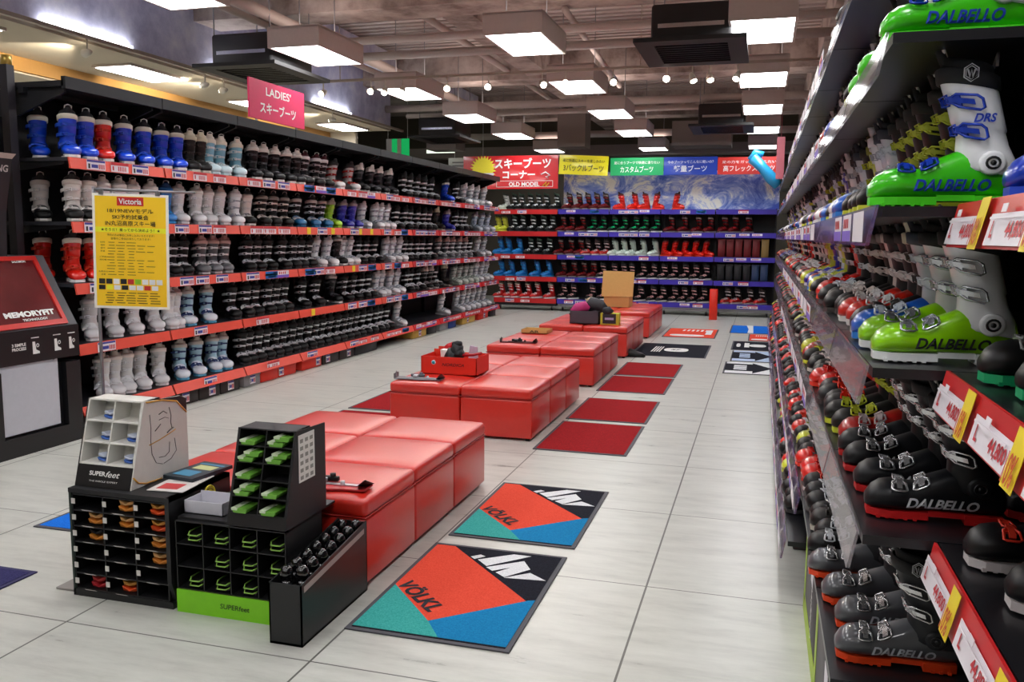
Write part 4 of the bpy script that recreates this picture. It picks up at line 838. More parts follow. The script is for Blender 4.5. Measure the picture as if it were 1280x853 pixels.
m = MB(); c = (RX1+.002, 3.22, .42); m.tube([(c[0], c[1]+.042*cos(a), c[2]+.05*sin(a)) for a in [k*pi/10 for k in range(20)]], .004, 5, closed=True); m.prism([(c[0]-.001, c[1]+.04*cos(a), c[2]+.048*sin(a)) for a in [k*pi/10 for k in range(20)]], (.001, 0, 0)); m.tube([(c[0]+.002, c[1]-.01, c[2]-.025), (c[0]+.002, c[1]-.012, c[2]+.025), (c[0]+.002, c[1]+.004, c[2])], .003, 4, 1); m.tube([(c[0]+.002, c[1]+.012, c[2]-.022), (c[0]+.002, c[1]+.014, c[2]+.022)], .003, 4, 1); m.tube([(c[0]+.002, c[1]+.032*cos(a), c[2]+.038*sin(a)) for a in [k*pi/10 for k in range(20)]], .0015, 4, 1, closed=True)
part(m, 'round_sticker', [mat('#d8c42a', .5), mat('#4a430e', .5)], t)
m = MB()
for i in range(3):
    for j in range(6):
        if (i, j) == (2, 0): continue
        x = RX0+.012+(i+.52)*.163; z = .03+j*.0725; panel(m, (x, RY0-.004, z+.002), (1, 0, 0), (0, .5, -.35), .055, .022, .001)
        m2 = z+.04; m.box(RX0+.014+i*.163, RY0-.006, m2-.012, RX0+.034+i*.163, RY0-.004, m2+.012)
part(m, 'size_label', mat('#cfccc6', .6), t)
OR = [mat('#d8862c', .5), mat('#e8b070', .6)]; RD = [mat('#b8202a', .5), mat('#c83a3a', .5)]; ORR = [mat('#e0501c', .4), mat('#e8a048', .5)]
for (i, j, mm, d) in [(1, 5, OR, 'orange and tan insole pair in the top row middle hole'), (2, 5, ORR, 'bright red-orange insole pair in the top row end hole'), (0, 4, OR, 'tan insole pair in the second row first hole'), (1, 4, OR, 'tan insole pair in the second row middle hole'), (2, 4, ORR, 'glossy orange insole pair bulging from the second row end hole'),
                      (0, 3, [OR[0], card], 'dim amber insole pair in the third row first hole'), (2, 3, OR, 'amber insole pair in the third row end hole'), (2, 2, OR, 'amber insole pair in the fourth row end hole'), (0, 0, RD, 'dark red insole pair in the bottom row first hole'), (1, 0, ORR, 'stacked tan and red insole pair in the bottom row')]:
    insole_pair(RX0+.012+(i+.62)*.163, RY0+.02, .03+j*.0725+.008, .085, .22, .055, mm, d, 'insoles in the black floor rack')
# white counter display standing on the rack
t = thing('insole_display', 'white counter display with six pigeonholes and a sketched boot on its side', 'display stand', (-2.7, 3.15, .49))
WX0, WX1 = -2.86, -2.575
wm = mat('#d5d2cc', .5); lean = .28; zb, zt = .585, .865
def Y(z): return 2.985+(z-.49)*lean
m = grid_rack(MB(), WX0, WX1, Y(zb), Y(zb)+.11, zb, zt, 2, 3, .007, True, 0, lean); part(m, 'pigeonholes', mat('#d9d7d0', .6), t)
part(MB().prism([(WX0, Y(.49), .492), (WX0, Y(zb), zb), (WX0, Y(zb)+.12, zb), (WX0, 3.12, .492)], (WX1-WX0, 0, 0)), 'header', cardside, t)
side = [(WX1, Y(.49), .492), (WX1, Y(zt), zt), (WX1, 3.33, .85), (WX1, 3.375, .83), (WX1, 3.375, .492)]
side2 = [(WX1, Y(.49), .492), (WX1, Y(zt), zt), (WX1, 3.375, .66), (WX1, 3.375, .492)]
part(MB().prism(side, (.006, 0, 0)), 'side_panel', wm, t)
part(MB().prism([(WX0-.006, b, c) for a, b, c in side2], (.006, 0, 0)), 'side_panel', cardside, t)
m = MB(); n = Vector((1, 0, 0)); x = WX1+.007
def L(pts, r, mi=0): m.tube([(x, y, z) for y, z in pts], r, 4, mi)
for pts, r, q in [([(3.12, .80), (3.125, .74), (3.12, .68), (3.125, .62), (3.15, .575), (3.19, .56)], .0014, 0), ([(3.25, .81), (3.262, .77), (3.258, .74), (3.265, .71)], .0016, 0), ([(3.18, .79), (3.21, .80), (3.235, .785)], .0022, 0), ([(3.15, .72), (3.175, .735), (3.19, .745)], .0022, 0), ([(3.23, .695), (3.25, .705), (3.275, .712)], .0025, 0), ([(3.17, .595), (3.21, .59), (3.24, .605), (3.245, .65)], .0014, 0), ([(3.18, .765), (3.22, .77), (3.245, .76)], .0014, 0), ([(3.2, .56), (3.25, .57), (3.29, .60), (3.28, .66)], .0012, 0), ([(3.11, .665), (3.18, .675), (3.25, .69), (3.29, .70)], .0022, 1), ([(3.10, .859), (3.2, .852), (3.3, .83), (3.37, .765)], .004, 1), ([(3.0, .545), (3.03, .515), (3.08, .5), (3.18, .496)], .004, 1)]: L(pts, r, q)
m.prism([(x-.0015, 3.16, .862), (x-.0015, 3.33, .849), (x-.0015, 3.374, .829), (x-.0015, 3.374, .77), (x-.0015, 3.31, .83)], (.001, 0, 0), 2)
part(m, 'boot_sketch', [mat('#4a4644', .6), mat('#c9922c', .5), cardside], t)
m = MB(); nrm = Vector((0, -1, lean)).normalized(); upl = Vector((0, lean, 1)).normalized(); c = Vector(((WX0+WX1)/2, Y(.55), .55))
put_text(m, 'SUPER', c-Vector((.035, 0, 0)), (1, 0, 0), upl, .085, .02, 0, .03, 0, .004); put_text(m, 'feet', c+Vector((.045, 0, 0)), (1, 0, 0), upl, .075, .026, 0, .008, .35, .004)
put_text(m, 'THE INSOLE EXPERT', Vector(((WX0+WX1)/2, Y(.518), .518)), (1, 0, 0), upl, .15, .007, 0, 0, 0, .004); part(m, 'lettering', WHITE, t)
BLI = [mat('#4a74c8', .5), mat('#cdd6e8', .5)]
for (i, j, d) in [(0, 2, 'blue and white insole pair in the upper first hole of the white display'), (0, 1, 'blue insole pair in the middle first hole of the white display'), (1, 1, 'blue insole pair tipped in the middle second hole of the white display'), (0, 0, 'blue insole pair in the bottom first hole of the white display'), (1, 0, 'blue insole pair in the bottom second hole of the white display')]:
    z = zb+j*.091+.009; insole_pair(WX0+.01+(i+.66)*.139, Y(z)+.03, z, .075, .075, .035, BLI, d, 'blue insoles in the white display')
# brochures
for k, (x0, y0, a, m_, lab) in enumerate([(-2.44, 3.15, .1, [mat('#d9d4d0', .4), mat('#c83a3a', .4), mat('#b8b4b0', .4)], 'spread red and white leaflet on the rack top'), (-2.46, 3.3, -.12, [mat('#23303a', .4), mat('#3a8ab0', .4), mat('#c8cc8a', .4)], 'stack of glossy dark magazines with blue cover on the rack top')]):
    m = MB(); z = .4925+k*.004; h = .003 if k == 0 else .016
    m.box(-.085, -.13, 0, .085, .13, h, 0).box(-.06, -.1, h, .04, -.02, h+.0006, 1).box(-.05, .01, h, .06, .07, h+.0006, 2).box(-.07, .085, h, .07, .1, h+.0006, 1)
    m.xf(Matrix.Translation((x0, y0, z)) @ Matrix.Rotation(a, 4, 'Z')); single(m, 'brochure', m_, lab, 'brochure', 'leaflets on the insole rack')
# black and green rack
t = thing('insole_rack', 'low black floor rack with lime green front band and green-rimmed insoles', 'display rack', (-2.1, 3.1, 0))
gx0, gx1, gy = -2.325, -1.8, 2.95
part(grid_rack(MB(), gx0, gx1, gy, gy+.3, .1, .40, 4, 3, .005), 'pigeonholes', card, t); part(MB().box(gx0, gy-.006, 0, gx1, gy+.3, .1), 'front_band', mat('#7fd018', .45), t)
m = MB(); put_text(m, 'SUPERfeet', ((gx0+gx1)/2+.02, gy-.0065, .052), (1, 0, 0), (0, 0, 1), .14, .022, 0, .01, .1); part(m, 'lettering', mat('#24420c', .5), t)
part(MB().box(gx0, gy+.02, .4, gx1, gy+.42, .41), 'top_board', card, t)
GRN = [mat('#1a1c18', .5), mat('#8fc050', .5)]
rown = ['bottom', 'middle', 'top']; coln = ['first', 'second', 'third', 'fourth']
for (i, j) in [(0, 2), (1, 2), (2, 2), (3, 2), (1, 1), (2, 1), (3, 1), (0, 0), (1, 0), (2, 0)]:
    m = MB(); cx = gx0+(i+.62)*.131; z = .107+j*.1
    for q in range(2):
        zz = z+.012+q*.02; m.tube([(cx-.03, gy+.12, zz+.008), (cx-.033, gy+.03, zz+.006), (cx-.02, gy+.005, zz), (cx+.02, gy+.005, zz), (cx+.033, gy+.03, zz+.006), (cx+.03, gy+.12, zz+.008)], .0035, 5, 1)
        m.hexa([(cx-.03, gy+.01, zz-.006), (cx+.03, gy+.01, zz-.006), (cx+.03, gy+.2, zz-.006), (cx-.03, gy+.2, zz-.006)], [(cx-.033, gy+.012, zz), (cx+.033, gy+.012, zz), (cx+.033, gy+.2, zz), (cx-.033, gy+.2, zz)])
    single(m, 'insole', GRN, 'green-rimmed black insole pair, %s row, %s hole of the lime banded rack' % (rown[j], coln[i]), 'insole', 'insoles in the lime banded rack')
# white tray and tower standing on it
t = thing('paper_bin', 'small open white paper box beside the leaning black insole tower', 'box', (-2.25, 3.1, .41))
m = MB(); x0, x1, y0, y1, z0, z1 = -2.33, -2.14, 3.02, 3.14, .411, .465
m.box(x0, y0, z0, x1, y0+.003, z1).box(x0, y1-.003, z0, x1, y1, z1+.01).box(x0, y0, z0, x0+.003, y1, z1).box(x1-.003, y0, z0, x1, y1, z1).box(x0, y0, z0, x1, y1, z0+.003); part(m, 'body', mat('#c9c8d0', .6), t)
t = thing('insole_tower', 'tall black leaning insole display with green and white insoles on the ottoman end', 'display stand', (-1.9, 3.05, .41))
tx0, tx1, ln = -2.055, -1.795, .27; z0, z1 = .413, .80
def TY(z): return 2.93+(z-.41)*ln
part(grid_rack(MB(), tx0, tx1, TY(.46), TY(.46)+.12, .46, z1, 2, 5, .005, True, 0, ln), 'pigeonholes', card, t)
part(MB().prism([(tx0, TY(.413), .413), (tx0, TY(.46), .46), (tx0, TY(.46)+.15, .46), (tx0, TY(.413)+.15, .413)], (tx1-tx0, 0, 0)), 'base_band', cardside, t)
sd = [(tx1, TY(.413), .413), (tx1, TY(z1), z1), (tx1, 3.27, z1-.01), (tx1, 3.27, .413)]
part(MB().prism(sd, (.006, 0, 0)), 'side_panel', card, t); part(MB().prism([(tx0-.006, b, c) for a, b, c in (sd[0], sd[1], (tx1, 3.27, .66), sd[3])], (.006, 0, 0)), 'side_panel', card, t)
part(MB().box(tx0, 3.262, .413, tx1, 3.27, .62), 'back_panel', card, t)
m = MB(); panel(m, (tx1+.0075, 3.11, .68), (0, 1, 0), (0, 0, 1), .13, .2, .001, 0)
for j in range(6):
    for i in range(3): m.box(tx1+.008, 3.056+i*.04, .59+j*.031, tx1+.0085, 3.08+i*.04, .606+j*.031, 1)
part(m, 'price_list', [PAPER, mat('#9a9890', .6)], t)
GW = [mat('#c8d8b8', .4), mat('#6aa83a', .45)]
k = 0
for j in range(5):
    for i in range(2):
        for q in range(2 if (i, j) in ((1, 3), (1, 4), (0, 1), (0, 3)) else 1):
            if (i, j) == (1, 2): continue
            z = .468+j*.067+q*.022; cx = tx0+(i+.42+.2*q)*.13; y = TY(z)-.012; m = MB()
            m.loft([[(cx-.036, y, z+.018), (cx-.028, y, z), (cx+.028, y, z), (cx+.036, y, z+.018)], [(cx-.036, y+.11, z+.018), (cx-.028, y+.11, z), (cx+.028, y+.11, z), (cx+.036, y+.11, z+.018)]], 1, False)
            m.hexa([(cx-.036, y-.001, z+.010), (cx-.01, y-.001, z+.010), (cx-.01, y+.11, z+.018), (cx-.036, y+.11, z+.018)], [(cx-.037, y-.002, z+.02), (cx-.008, y-.002, z+.02), (cx-.008, y+.11, z+.02), (cx-.037, y+.11, z+.02)], 0)
            single(m, 'insole', GW, 'green and white insole in the leaning tower, %s shelf %s column%s' % (('bottom', 'fourth', 'third', 'second', 'top')[j], ('outer', 'inner')[i], ', upper one' if q else ''), 'insole', 'insoles in the leaning tower')
# long bottle tray
t = thing('bottle_tray', 'long black cardboard tray of glossy black bottles on the floor beside the ottoman', 'tray', (-1.72, 3.1, 0))
bx0, bx1, by0, by1 = -1.795, -1.652, 2.81, 3.385
m = MB().box(bx0, by0, 0, bx1, by0+.006, .25).box(bx0, by1-.006, 0, bx1, by1, .32).box(bx0, by0, .0, bx1, by1, .01)
for x in (bx0, bx1-.006): m.prism([(x, by0, 0), (x, by1, 0), (x, by1, .325), (x, by0+.4, .30), (x, by0+.04, .255), (x, by0, .25)], (.006, 0, 0))
part(m, 'body', mat('#18191b', .4), t); part(MB().hexa([(bx1+.0005, by0+.02, .215), (bx1+.0015, by0+.02, .215), (bx1+.0015, by1-.03, .275), (bx1+.0005, by1-.03, .275)], [(bx1+.0005, by0+.02, .24), (bx1+.0015, by0+.02, .24), (bx1+.0015, by1-.03, .298), (bx1+.0005, by1-.03, .298)]), 'pale_stripe', mat('#a99c98', .5), t)
part(MB().box(bx0, by0+.006, .19, bx1-.006, by1-.006, .194), 'inner_shelf', card, t)
gl = mat('#0b0b0d', .08, coat=1, noise=0)
for j in range(7):
    for i in range(2):
        cx = bx0+.045+i*.058; cy = by0+.06+j*.078+(.02 if i else 0); z = .196+j*.006
        tb = thing('black_bottle', 'glossy black round-topped bottle, %s from the near end, %s row of tray' % (ORD[j], ('inner', 'outer')[i]), 'bottle', (cx, cy, z), 'glossy black bottles in the tray')
        part(MB().lathe((cx, cy, z), [(.024, 0), (.025, .03), (.021, .045)], 16), 'body', gl, tb); part(MB().lathe((cx, cy, z+.045), [(.019, 0), (.026, .012), (.0275, .03), (.022, .048), (.011, .058), (.001, .06)], 18), 'cap', gl, tb)

# ------------------------------------------------------------------ things lying on the ottomans
def foot_gauge(cx, cy, z, a, cm, lab):
    t = thing('foot_measuring_device', lab, 'foot gauge', (cx, cy, z), 'foot measuring devices on the ottomans'); t.rotation_euler = (0, 0, a)
    L = lambda mb, n, m_: part(mb, n, m_, t, local=True)
    P = [(-.2, -.05), (-.08, -.055), (-.03, -.07), (.04, -.07), (.09, -.055), (.2, -.05), (.2, .05), (-.2, .05)]
    L(MB().prism([(x, y, 0) for x, y in P], (0, 0, .008)), 'plate', cm[0])
    L(MB().prism([(-.205, -.05, 0), (-.19, -.05, 0), (-.195, -.03, .055), (-.205, 0, .06), (-.205, .05, .02), (-.205, .05, 0)], (.006, .0, 0)).box(-.205, -.05, .005, -.199, .05, .045), 'heel_cup', cm[1])
    L(MB().prism([(.14, .05, .008), (.2, .05, .008), (.205, -.05, .05), (.2, -.055, .055), (.16, -.05, .02)], (.008, .002, .004)), 'toe_stop', cm[1])
    L(MB().box(-.12, -.012, .008, .15, .012, .014).rbox(-.05, -.025, .012, -.015, .025, .035, .005, 2), 'slider', cm[2]); L(MB().rbox(-.09, .035, .01, .03, .06, .034, .006, 2).cyl((.0, .045, .034), .014, .014, 2, 12), 'width_bar', cm[1])
    L(MB().cyl((.07, 0, .013), .011, .016, 2, 12), 'knob', cm[2])
GA = [mat('#8a8a90', .35, .6), mat('#6d6c72', .4, .4), mat('#d0d2d8', .3, .6)]; GB = [mat('#c2373a', .35), mat('#141518', .4), mat('#c9cbd0', .3, .7)]; GC = [mat('#5a1210', .4), mat('#161214', .4), mat('#2c2a2c', .4)]
foot_gauge(-1.91, 3.52, .425, .04, GB, 'black and red foot measuring device on the front ottoman by the leaning tower')
foot_gauge(-2.66, 6.46, .425, .05, GA, 'grey metal foot measuring device in front of the red carton')
foot_gauge(-2.55, 9.08, .425, .05, GC, 'dark foot measuring device on the ottoman block past the red carton')
t = thing('carton', 'open bright red carton with dark lettering on the second ottoman block', 'box', (-2.5, 6.9, .425))
x0, x1, y0, y1, z0, z1 = -2.76, -2.26, 6.74, 7.08, .425, .575
m = MB().box(x0, y0, z0, x1, y0+.006, z1).box(x0, y1-.006, z0, x1, y1, z1).box(x0, y0, z0, x0+.006, y1, z1).box(x1-.006, y0, z0, x1, y1, z1).box(x0, y0, z0, x1, y1, z0+.005); part(m, 'body', REDCARD, t)
part(MB().box(x0+.03, y1+.001, z1-.01, x0+.16, y1+.006, z1+.045).box(x0+.0, y1-.03, z1-.02, x0+.04, y1-.024, z1+.025), 'flap', mat('#e0402a', .5), t)
m = MB(); put_text(m, 'NORDICA', (x0+.29, y0-.001, z0+.085), (1, 0, 0), (0, 0, 1), .2, .026, 0, .02, .3); part(m, 'lettering', mat('#5a1010', .5), t)
m = MB(); m.cyl((x0+.115, y0-.003, z0+.1), .02, .003, 1, 18); m.cyl((x0+.115, y0-.004, z0+.1), .014, .002, 1, 18, 1); part(m, 'round_sticker', [mat('#c8d8e0', .5), mat('#2a98a8', .5)], t)
m = MB(); cx, cy, cz = -2.5, 6.88, .62
for (a, b, r) in [((-2.56, 6.88, .50), (-2.5, 6.88, .60), [.06, .07]), ((-2.5, 6.88, .56), (-2.47, 6.88, .665), [.06, .045]), ((-2.52, 6.9, .66), (-2.45, 6.88, .672), [.03, .026]), ((-2.48, 6.86, .57), (-2.42, 6.86, .6), [.05, .035])]:
    m.tube([a, ((a[0]+b[0])/2, (a[1]+b[1])/2, (a[2]+b[2])/2+.004), b], [r[0], (r[0]+r[1])/2*1.06, r[1]], 12)
single(m, 'black_glove', mat('#121316', .6, bump=.4), 'crumpled black glove sticking out of the red carton', 'glove')
single(MB().prism([(-2.62, 6.86, .50), (-2.565, 6.86, .50), (-2.56, 6.86, .615), (-2.63, 6.86, .62)], (0, .09, 0)), 'paper_cup', PAPER, 'white paper packet standing in the red carton', 'packet')
single(MB().tube([(-2.66, 6.98, .60), (-2.6, 6.98, .635), (-2.55, 6.97, .66)], [.012, .026, .02], 10), 'red_strap', mat('#c81420', .5), 'rolled red strap poking above the red carton', 'strap')
single(MB().prism([(-2.42, 6.98, .5), (-2.33, 6.98, .5), (-2.34, 6.98, .64), (-2.4, 6.98, .65)], (0, .03, 0)), 'plastic_bag', mat('#c9b8cc', .3), 'pale lilac plastic bag inside the red carton', 'bag')
single(MB().tube([(-2.42, 6.84, .585), (-2.32, 6.83, .592), (-2.27, 6.9, .60)], .012, 8), 'red_strap', mat('#a81020', .5), 'dark red strap lying along the carton rim', 'strap')
t = thing('cardboard_tray', 'small flat tan cardboard tray on the glove box ottoman block', 'box', (-2.5, 10.2, .425))
x0, x1, y0 = -2.78, -2.45, 10.0
part(MB().box(x0, y0, .425, x1, y0+.005, .47).box(x0, y0+.25, .425, x1, y0+.255, .47).box(x0, y0, .425, x0+.005, y0+.25, .47).box(x1-.005, y0, .425, x1, y0+.25, .47).box(x0, y0, .425, x1, y0+.25, .43), 'body', CARD, t)
m = MB(); put_text(m, 'AR', ((x0+x1)/2, y0-.001, .447), (1, 0, 0), (0, 0, 1), .12, .03, 0, .02); part(m, 'lettering', mat('#3a2a18', .6), t)
# grey bin of gloves on block four
t = thing('storage_bin', 'dark grey fabric bin heaped with gloves on the fourth ottoman block', 'bin', (-2.2, 11.5, .425))
x0, x1, y0, y1 = -2.47, -2.07, 11.35, 11.75
part(MB().box(x0, y0, .425, x1, y0+.01, .60).box(x0, y1-.01, .425, x1, y1, .60).box(x0, y0, .425, x0+.01, y1, .60).box(x1-.01, y0, .425, x1, y1, .60).box(x0, y0, .425, x1, y1, .435), 'body', mat('#4b4650', .7), t)
part(MB().tube([(x0, 11.5, .58), (x0-.04, 11.5, .54), (x0, 11.5, .50)], .008, 6), 'handle', mat('#4b3a3a', .7), t)
def lump(pts, r, m_, name, lab, cat): 
    single(MB().tube(pts, r, 12), name, m_, lab, cat, 'gloves heaped in the grey bin')
lump([(-2.45, 11.42, .57), (-2.38, 11.42, .63), (-2.28, 11.42, .66), (-2.22, 11.42, .62)], [.05, .075, .07, .04], mat('#c2337a', .6, bump=.4), 'glove', 'pink glove heaped in the grey bin', 'glove')
lump([(-2.27, 11.5, .62), (-2.18, 11.48, .70), (-2.08, 11.46, .68), (-2.0, 11.45, .62)], [.06, .09, .08, .05], mat('#34343a', .6, bump=.4), 'glove', 'large dark grey glove on top of the bin heap', 'glove')
lump([(-2.02, 11.4, .60), (-1.95, 11.4, .61), (-1.9, 11.4, .58)], [.05, .06, .04], mat('#23242b', .6), 'glove', 'black glove slipping over the bin edge', 'glove')
lump([(-2.28, 11.6, .70), (-2.2, 11.6, .75)], [.05, .04], mat('#c9b090', .6), 'glove', 'tan glove at the back of the bin heap', 'glove')
t = thing('small_box', 'small yellow and black product box beside the grey glove bin', 'box', (-1.95, 11.4, .425)); part(MB().box(-2.05, 11.36, .425, -1.8, 11.5, .58), 'body', mat('#c8c83a', .5), t); part(MB().box(-2.02, 11.354, .44, -1.84, 11.36, .57).box(-1.99, 11.35, .49, -1.87, 11.354, .52, 1), 'label', [mat('#22202a', .5), mat('#b8a8d0', .5)], t)
# raised cardboard box
t = thing('cardboard_box', 'tan cardboard box with its lid raised on the last ottoman block', 'box', (-2.28, 14.4, .42))
part(MB().box(-2.53, 14.3, .425, -2.1, 14.7, .60), 'body', CARD, t); part(MB().prism([(-2.57, 14.28, .60), (-2.04, 14.28, .61), (-2.03, 14.36, 1.02), (-2.56, 14.36, 1.03)], (0, .012, 0)), 'lid', mat('#d2a862', .75), t)
# tall red box at the far shelves
t = thing('product_box', 'tall narrow bright red box standing on the floor before the far shelves', 'box', (-.86, 17.1, 0)); part(MB().rbox(-.94, 17.1, .001, -.79, 17.26, .6, .004, 1), 'body', mat('#e82a10', .4), t)
t = thing('shoe', 'black shoe lying on the floor beside the navy oval mat', 'shoe', (-1.62, 11.45, 0))
part(MB().loft([[(-1.74+.30*i/6, 11.4+w, .004+0*i), (-1.74+.30*i/6, 11.4-w, .004), (-1.74+.30*i/6, 11.4-w*.8, h), (-1.74+.30*i/6, 11.4+w*.8, h)] for i, (w, h) in enumerate([(.03, .06), (.045, .10), (.045, .11), (.045, .09), (.05, .07), (.045, .055), (.02, .03)])]), 'upper', BLK2, t)
part(MB().box(-1.74, 11.35, .0, -1.45, 11.45, .012), 'sole', BLACK, t)

# ------------------------------------------------------------------ poster on a pole
def poster():
    t = thing('poster_stand', 'slim metal pole stand holding a yellow ski event poster with red heading', 'poster stand', (-3.58, 3.95, 0))
    d = 4.9
    def at(px, py): return Vector((0, 0, CAMZ))+d*((px-640)/1069*r2-(py-426.5)/1069*u2+fwd)
    C = at(164, 315); R = Vector((.985, .17, -.0)).normalized()
    R = Vector((cos(.33), sin(.33), -.025)).normalized(); U = Vector((0, 0, 1)); U = (U-R*U.dot(R)).normalized(); N = R.cross(U)
    if N.dot(Vector((0, 0, CAMZ))-C) < 0: pass
    W, H = .425, .655
    m = MB(); panel(m, C, R, U, W, H, .004); part(m, 'paper', mat('#f2efe6', .5), t)
    Y_ = mat('#ffd01c', .5, noise=.03); cols = [Y_, mat('#c81e1e', .5), WHITE, mat('#1d1a10', .6), mat('#f4f02a', .5), mat('#1a1a1e', .5), mat('#8fc828', .5), mat('#c8302a', .5)]
    m = MB(); panel(m, C, R, U, W*.93, H*.955, .001, 0, .0012)
    def T(s, u, v, w, h, mi=3, bold=.01): put_text(m, s, C+R*(u*W)+U*(v*H), R, U, w*W, h*H, mi, bold, 0, .0035)
    def Bx(u, v, w, h, mi, l=.002): panel(m, C+R*(u*W)+U*(v*H), R, U, w*W, h*H, .0006, mi, l)
    Bx(0, .435, .35, .075, 1); T('Victoria', 0, .435, .3, .05, 2, .02)
    T('18/19NEWモデル', 0, .355, .6, .04); T('SKI予約試乗会', 0, .30, .48, .042); T('IN丸沼高原スキー場', 0, .245, .66, .045)
    Bx(0, .188, .93, .045, 4); T('★そうだ！乗ってから決めよう！★', 0, .188, .78, .028, 3, .005)
    T('予約の方は事前にお申し込みいただけます！', 0, .142, .62, .02, 3, 0); T('皆様のご参加お待ちしております！', 0, .112, .52, .02, 3, 0)
    rows = ['日時', '場所', '受付', '料金', '', 'ご予約', '持ち物', '', '', '', 'お問合せ', '注意']
    for i in range(12):
        v = .078-i*.0255
        if rows[i]: T(rows[i], -.37, v, .03*len(rows[i]), .014, 3, .004)
        for q in range(rnd.randint(3, 5)): Bx(-.26+q*.13+rnd.uniform(-.01, .01), v, rnd.uniform(.06, .12), .0042, 3, .0026)
    for i in range(9): Bx(-.39+i*.095, -.262, .08, .045, (3, 5, 2, 5, 7, 6, 2, 2, 2)[i], .0026)
    for i in range(8): Bx(-.39+i*.1, -.315, .085, .04, (5, 4, 2, 5, 2, 2, 7, 2)[i], .0026)
    for i in range(5):
        for q in range(5): Bx(-.3+q*.15+rnd.uniform(-.02, .02), -.362-i*.022, rnd.uniform(.08, .14), .006, 3, .0026)
    part(m, 'printed_sheet', cols, t)
    L = C-R*(W*.47)-N*.01; m = MB()
    m.tube([(L.x, L.y, .02), (L.x, L.y, C.z+H*.56)], .009, 8); part(m, 'pole', METAL, t)
    m = MB(); m.tube([C-R*(W*.5)+U*(H*.53)-N*.01, C+R*(W*.85)+U*(H*.53)-N*.01], .007, 8)
    for s in (-.38, .36): m.box(*(C+R*(s*W)+U*(H*.49)-Vector((.012, .006, 0))), *(C+R*(s*W)+U*(H*.53)+Vector((.012, .006, 0))))
    part(m, 'crossbar', METAL, t); part(MB().cyl((L.x, L.y, 0), .14, .02, 2, 24), 'base', DKGREY, t)
poster()

# ------------------------------------------------------------------ display machine
t = thing('fitting_machine', 'black boot fitting machine with red framed sloping screen at the shelf wall end', 'machine', (-5.35, 4.7, 0))
kb = mat('#121215', .4); kg = mat('#4a4b50', .45); kr = mat('#c61a10', .3, coat=.5)
X = -5.03; y0, y1 = 4.5, 5.36
part(MB().box(X-.66, y0, 0, X, y1, .14).box(X-.66, y0, .14, X-.05, y1, .62).box(X-.05, y0, .14, X, y0+.14, .62).box(X-.05, y1-.14, .14, X, y1, .62), 'cabinet', kb, t)
part(MB().box(X-.05, y0+.14, .16, X-.02, y1-.2, .68), 'front_door', mat('#bfc0c8', .5), t)
part(MB().cyl((X-.02, y1-.24, .66), .008, .008, 0, 10), 'lock', METAL, t)
part(MB().prism([(X, y0, .66), (X, y0, .90), (X-.62, y0, .9), (X-.62, y0, .66)], (0, y1-y0, 0)), 'control_panel', kb, t)
# sloping screen
a0 = Vector((X-.01, y0, .90)); a1 = Vector((X-.3, y0, 1.42)); sl = (a1-a0); w = y1-y0
part(MB().prism([a0, a1, (X-.62, y0, 1.42), (X-.62, y0, .9)], (0, w, 0)), 'screen_housing', kg, t)
R = Vector((0, 1, 0)); U = sl.normalized(); N = R.cross(U)
def on(u, v): return a0+sl*v+Vector((0, w*u, 0))
m = MB(); H = sl.length
for (c, ww, hh) in [(on(.5, .05), w*.78, .04), (on(.5, .95), w*.78, .035), (on(.13, .5), .035, H*.93), (on(.87, .5), .035, H*.93)]: panel(m, c, R, U, ww, hh, .02, 0, .018)
part(m, 'screen_frame', kr, t); m = MB(); panel(m, on(.5, .5), R, U, w*.72, H*.88, .004, 0, .006); part(m, 'screen', mat('#5c1016', .12, coat=.6, nscale=3, noise=.5), t)
m = MB(); put_text(m, 'MEMORYFIT', on(.55, .2), R, U, w*.52, .045, 0, .05, 0, .009); put_text(m, 'TECHNOLOGY', on(.58, .12), R, U, w*.26, .018, 0, .02, 0, .009); put_text(m, 'SALOMON', on(.68, .9), R, U, .12, .018, 0, .02, 0, .022)
part(m, 'lettering', WHITE, t)
m = MB(); put_text(m, '3 SIMPLE', (X+.001, y0+.3, .80), R, (0, 0, 1), .12, .022, 0, .03); put_text(m, 'PROCESS', (X+.001, y0+.3, .77), R, (0, 0, 1), .12, .022, 0, .03)
for yy, s in ((.42, 1), (.62, 1), (.76, .8)):
    m.prism([(X+.0005, y0+yy, .72), (X+.0005, y0+yy+.06*s, .72), (X+.0005, y0+yy+.06*s, .735), (X+.0005, y0+yy+.03, .75), (X+.0005, y0+yy+.022, .81), (X+.0005, y0+yy, .81)], (.001, 0, 0)); m.box(X, y0+yy-.01, .835, X+.001, y0+yy+.06, .842)
    m.tube([(X+.001, y0+yy+.045+.01*cos(a), .78+.012*sin(a)) for a in [k*pi/5 for k in range(10)]], .003, 4, closed=True)
part(m, 'instructions', WHITE, t)
part(MB().prism([(X-.3, y0, 1.42), (X-.28, y0, 1.75), (X-.2, y0, 2.12), (X-.62, y0, 2.12), (X-.62, y0, 1.42)], (0, w*.62, 0)), 'monitor_tower', mat('#26262a', .35), t)
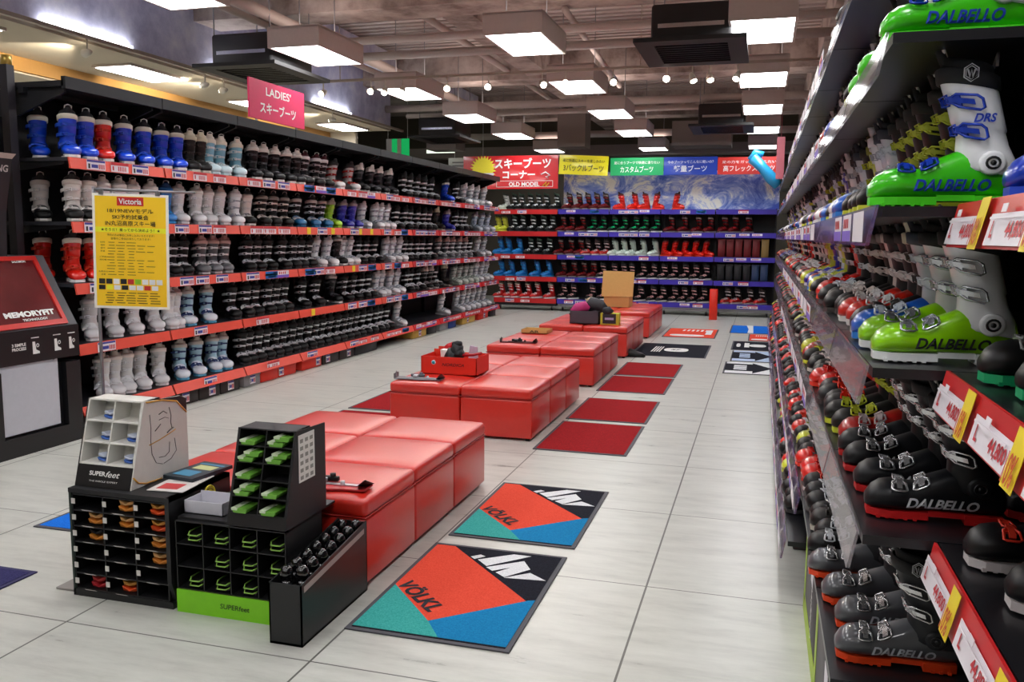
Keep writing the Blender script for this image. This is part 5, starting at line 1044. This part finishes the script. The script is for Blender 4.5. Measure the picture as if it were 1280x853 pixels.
part(MB().prism([(X-.2, y0, 2.12), (X-.16, y0, 2.155), (X-.62, y0, 2.17), (X-.62, y0, 2.12)], (0, w*.62, 0)), 'pale_ledge', mat('#cdbcb4', .4), t)
m = MB(); put_text(m, 'SKIING', (X-.205, y0+w*.45, 2.05), (0, 1, 0), (.2, 0, .9), .2, .05, 0, .02, 0, .012); part(m, 'lettering', mat('#c9c4c0', .4), t)
part(MB().rbox(X-.6, y0, 2.25, X-.25, y0+w*.55, 2.75, .05, 3), 'monitor_back', mat('#3b3c40', .4), t)
t = thing('post', 'dark square post with brass collar at the start of the shelf wall', 'post', (-5.58, 5.38, 0)); part(MB().box(-5.62, 5.34, 0, -5.55, 5.41, 2.86), 'shaft', mat('#28262c', .5), t); part(MB().cyl((-5.585, 5.375, 2.86), .04, .07, 2, 14), 'collar', mat('#b89a4a', .35, .6), t)
single(MB().tube([(-5.66, 5.3, 2.9), (-5.68, 5.32, 3.1), (-5.74, 5.3, 3.3), (-5.8, 5.3, 3.38)], [.03, .045, .03, .05], 10), 'mannequin_arm', mat('#d8d4cc', .4), 'pale jointed display arm above the dark post', 'display arm')
single(MB().box(-5.42, 4.25, 0, -5.1, 4.47, .95), 'wooden_cabinet', mat('#a8742c', .6), 'tan wooden cabinet edge beside the fitting machine', 'cabinet')

# ------------------------------------------------------------------ pink sign over the shelf wall
t = thing('shop_sign', 'pink sign with white ladies ski boots lettering standing over the long shelf wall', 'sign', (-5.1, 8.4, 2.75))
part(MB().box(-5.11, 7.86, 2.79, -5.09, 8.96, 3.19), 'board', mat('#d8235c', .45), t)
m = MB(); put_text(m, 'LADIES’', (-5.0895, 8.42, 3.09), (0, 1, 0), (0, 0, 1), .5, .085, 0, .015); put_text(m, 'スキーブーツ', (-5.0895, 8.41, 2.92), (0, 1, 0), (0, 0, 1), .72, .12, 0, .025); part(m, 'lettering', WHITE, t)
m = MB()
for yy in (8.0, 8.8): m.box(-5.12, yy, 2.74, -5.11, yy+.03, 2.95)
part(m, 'bracket', METAL, t)
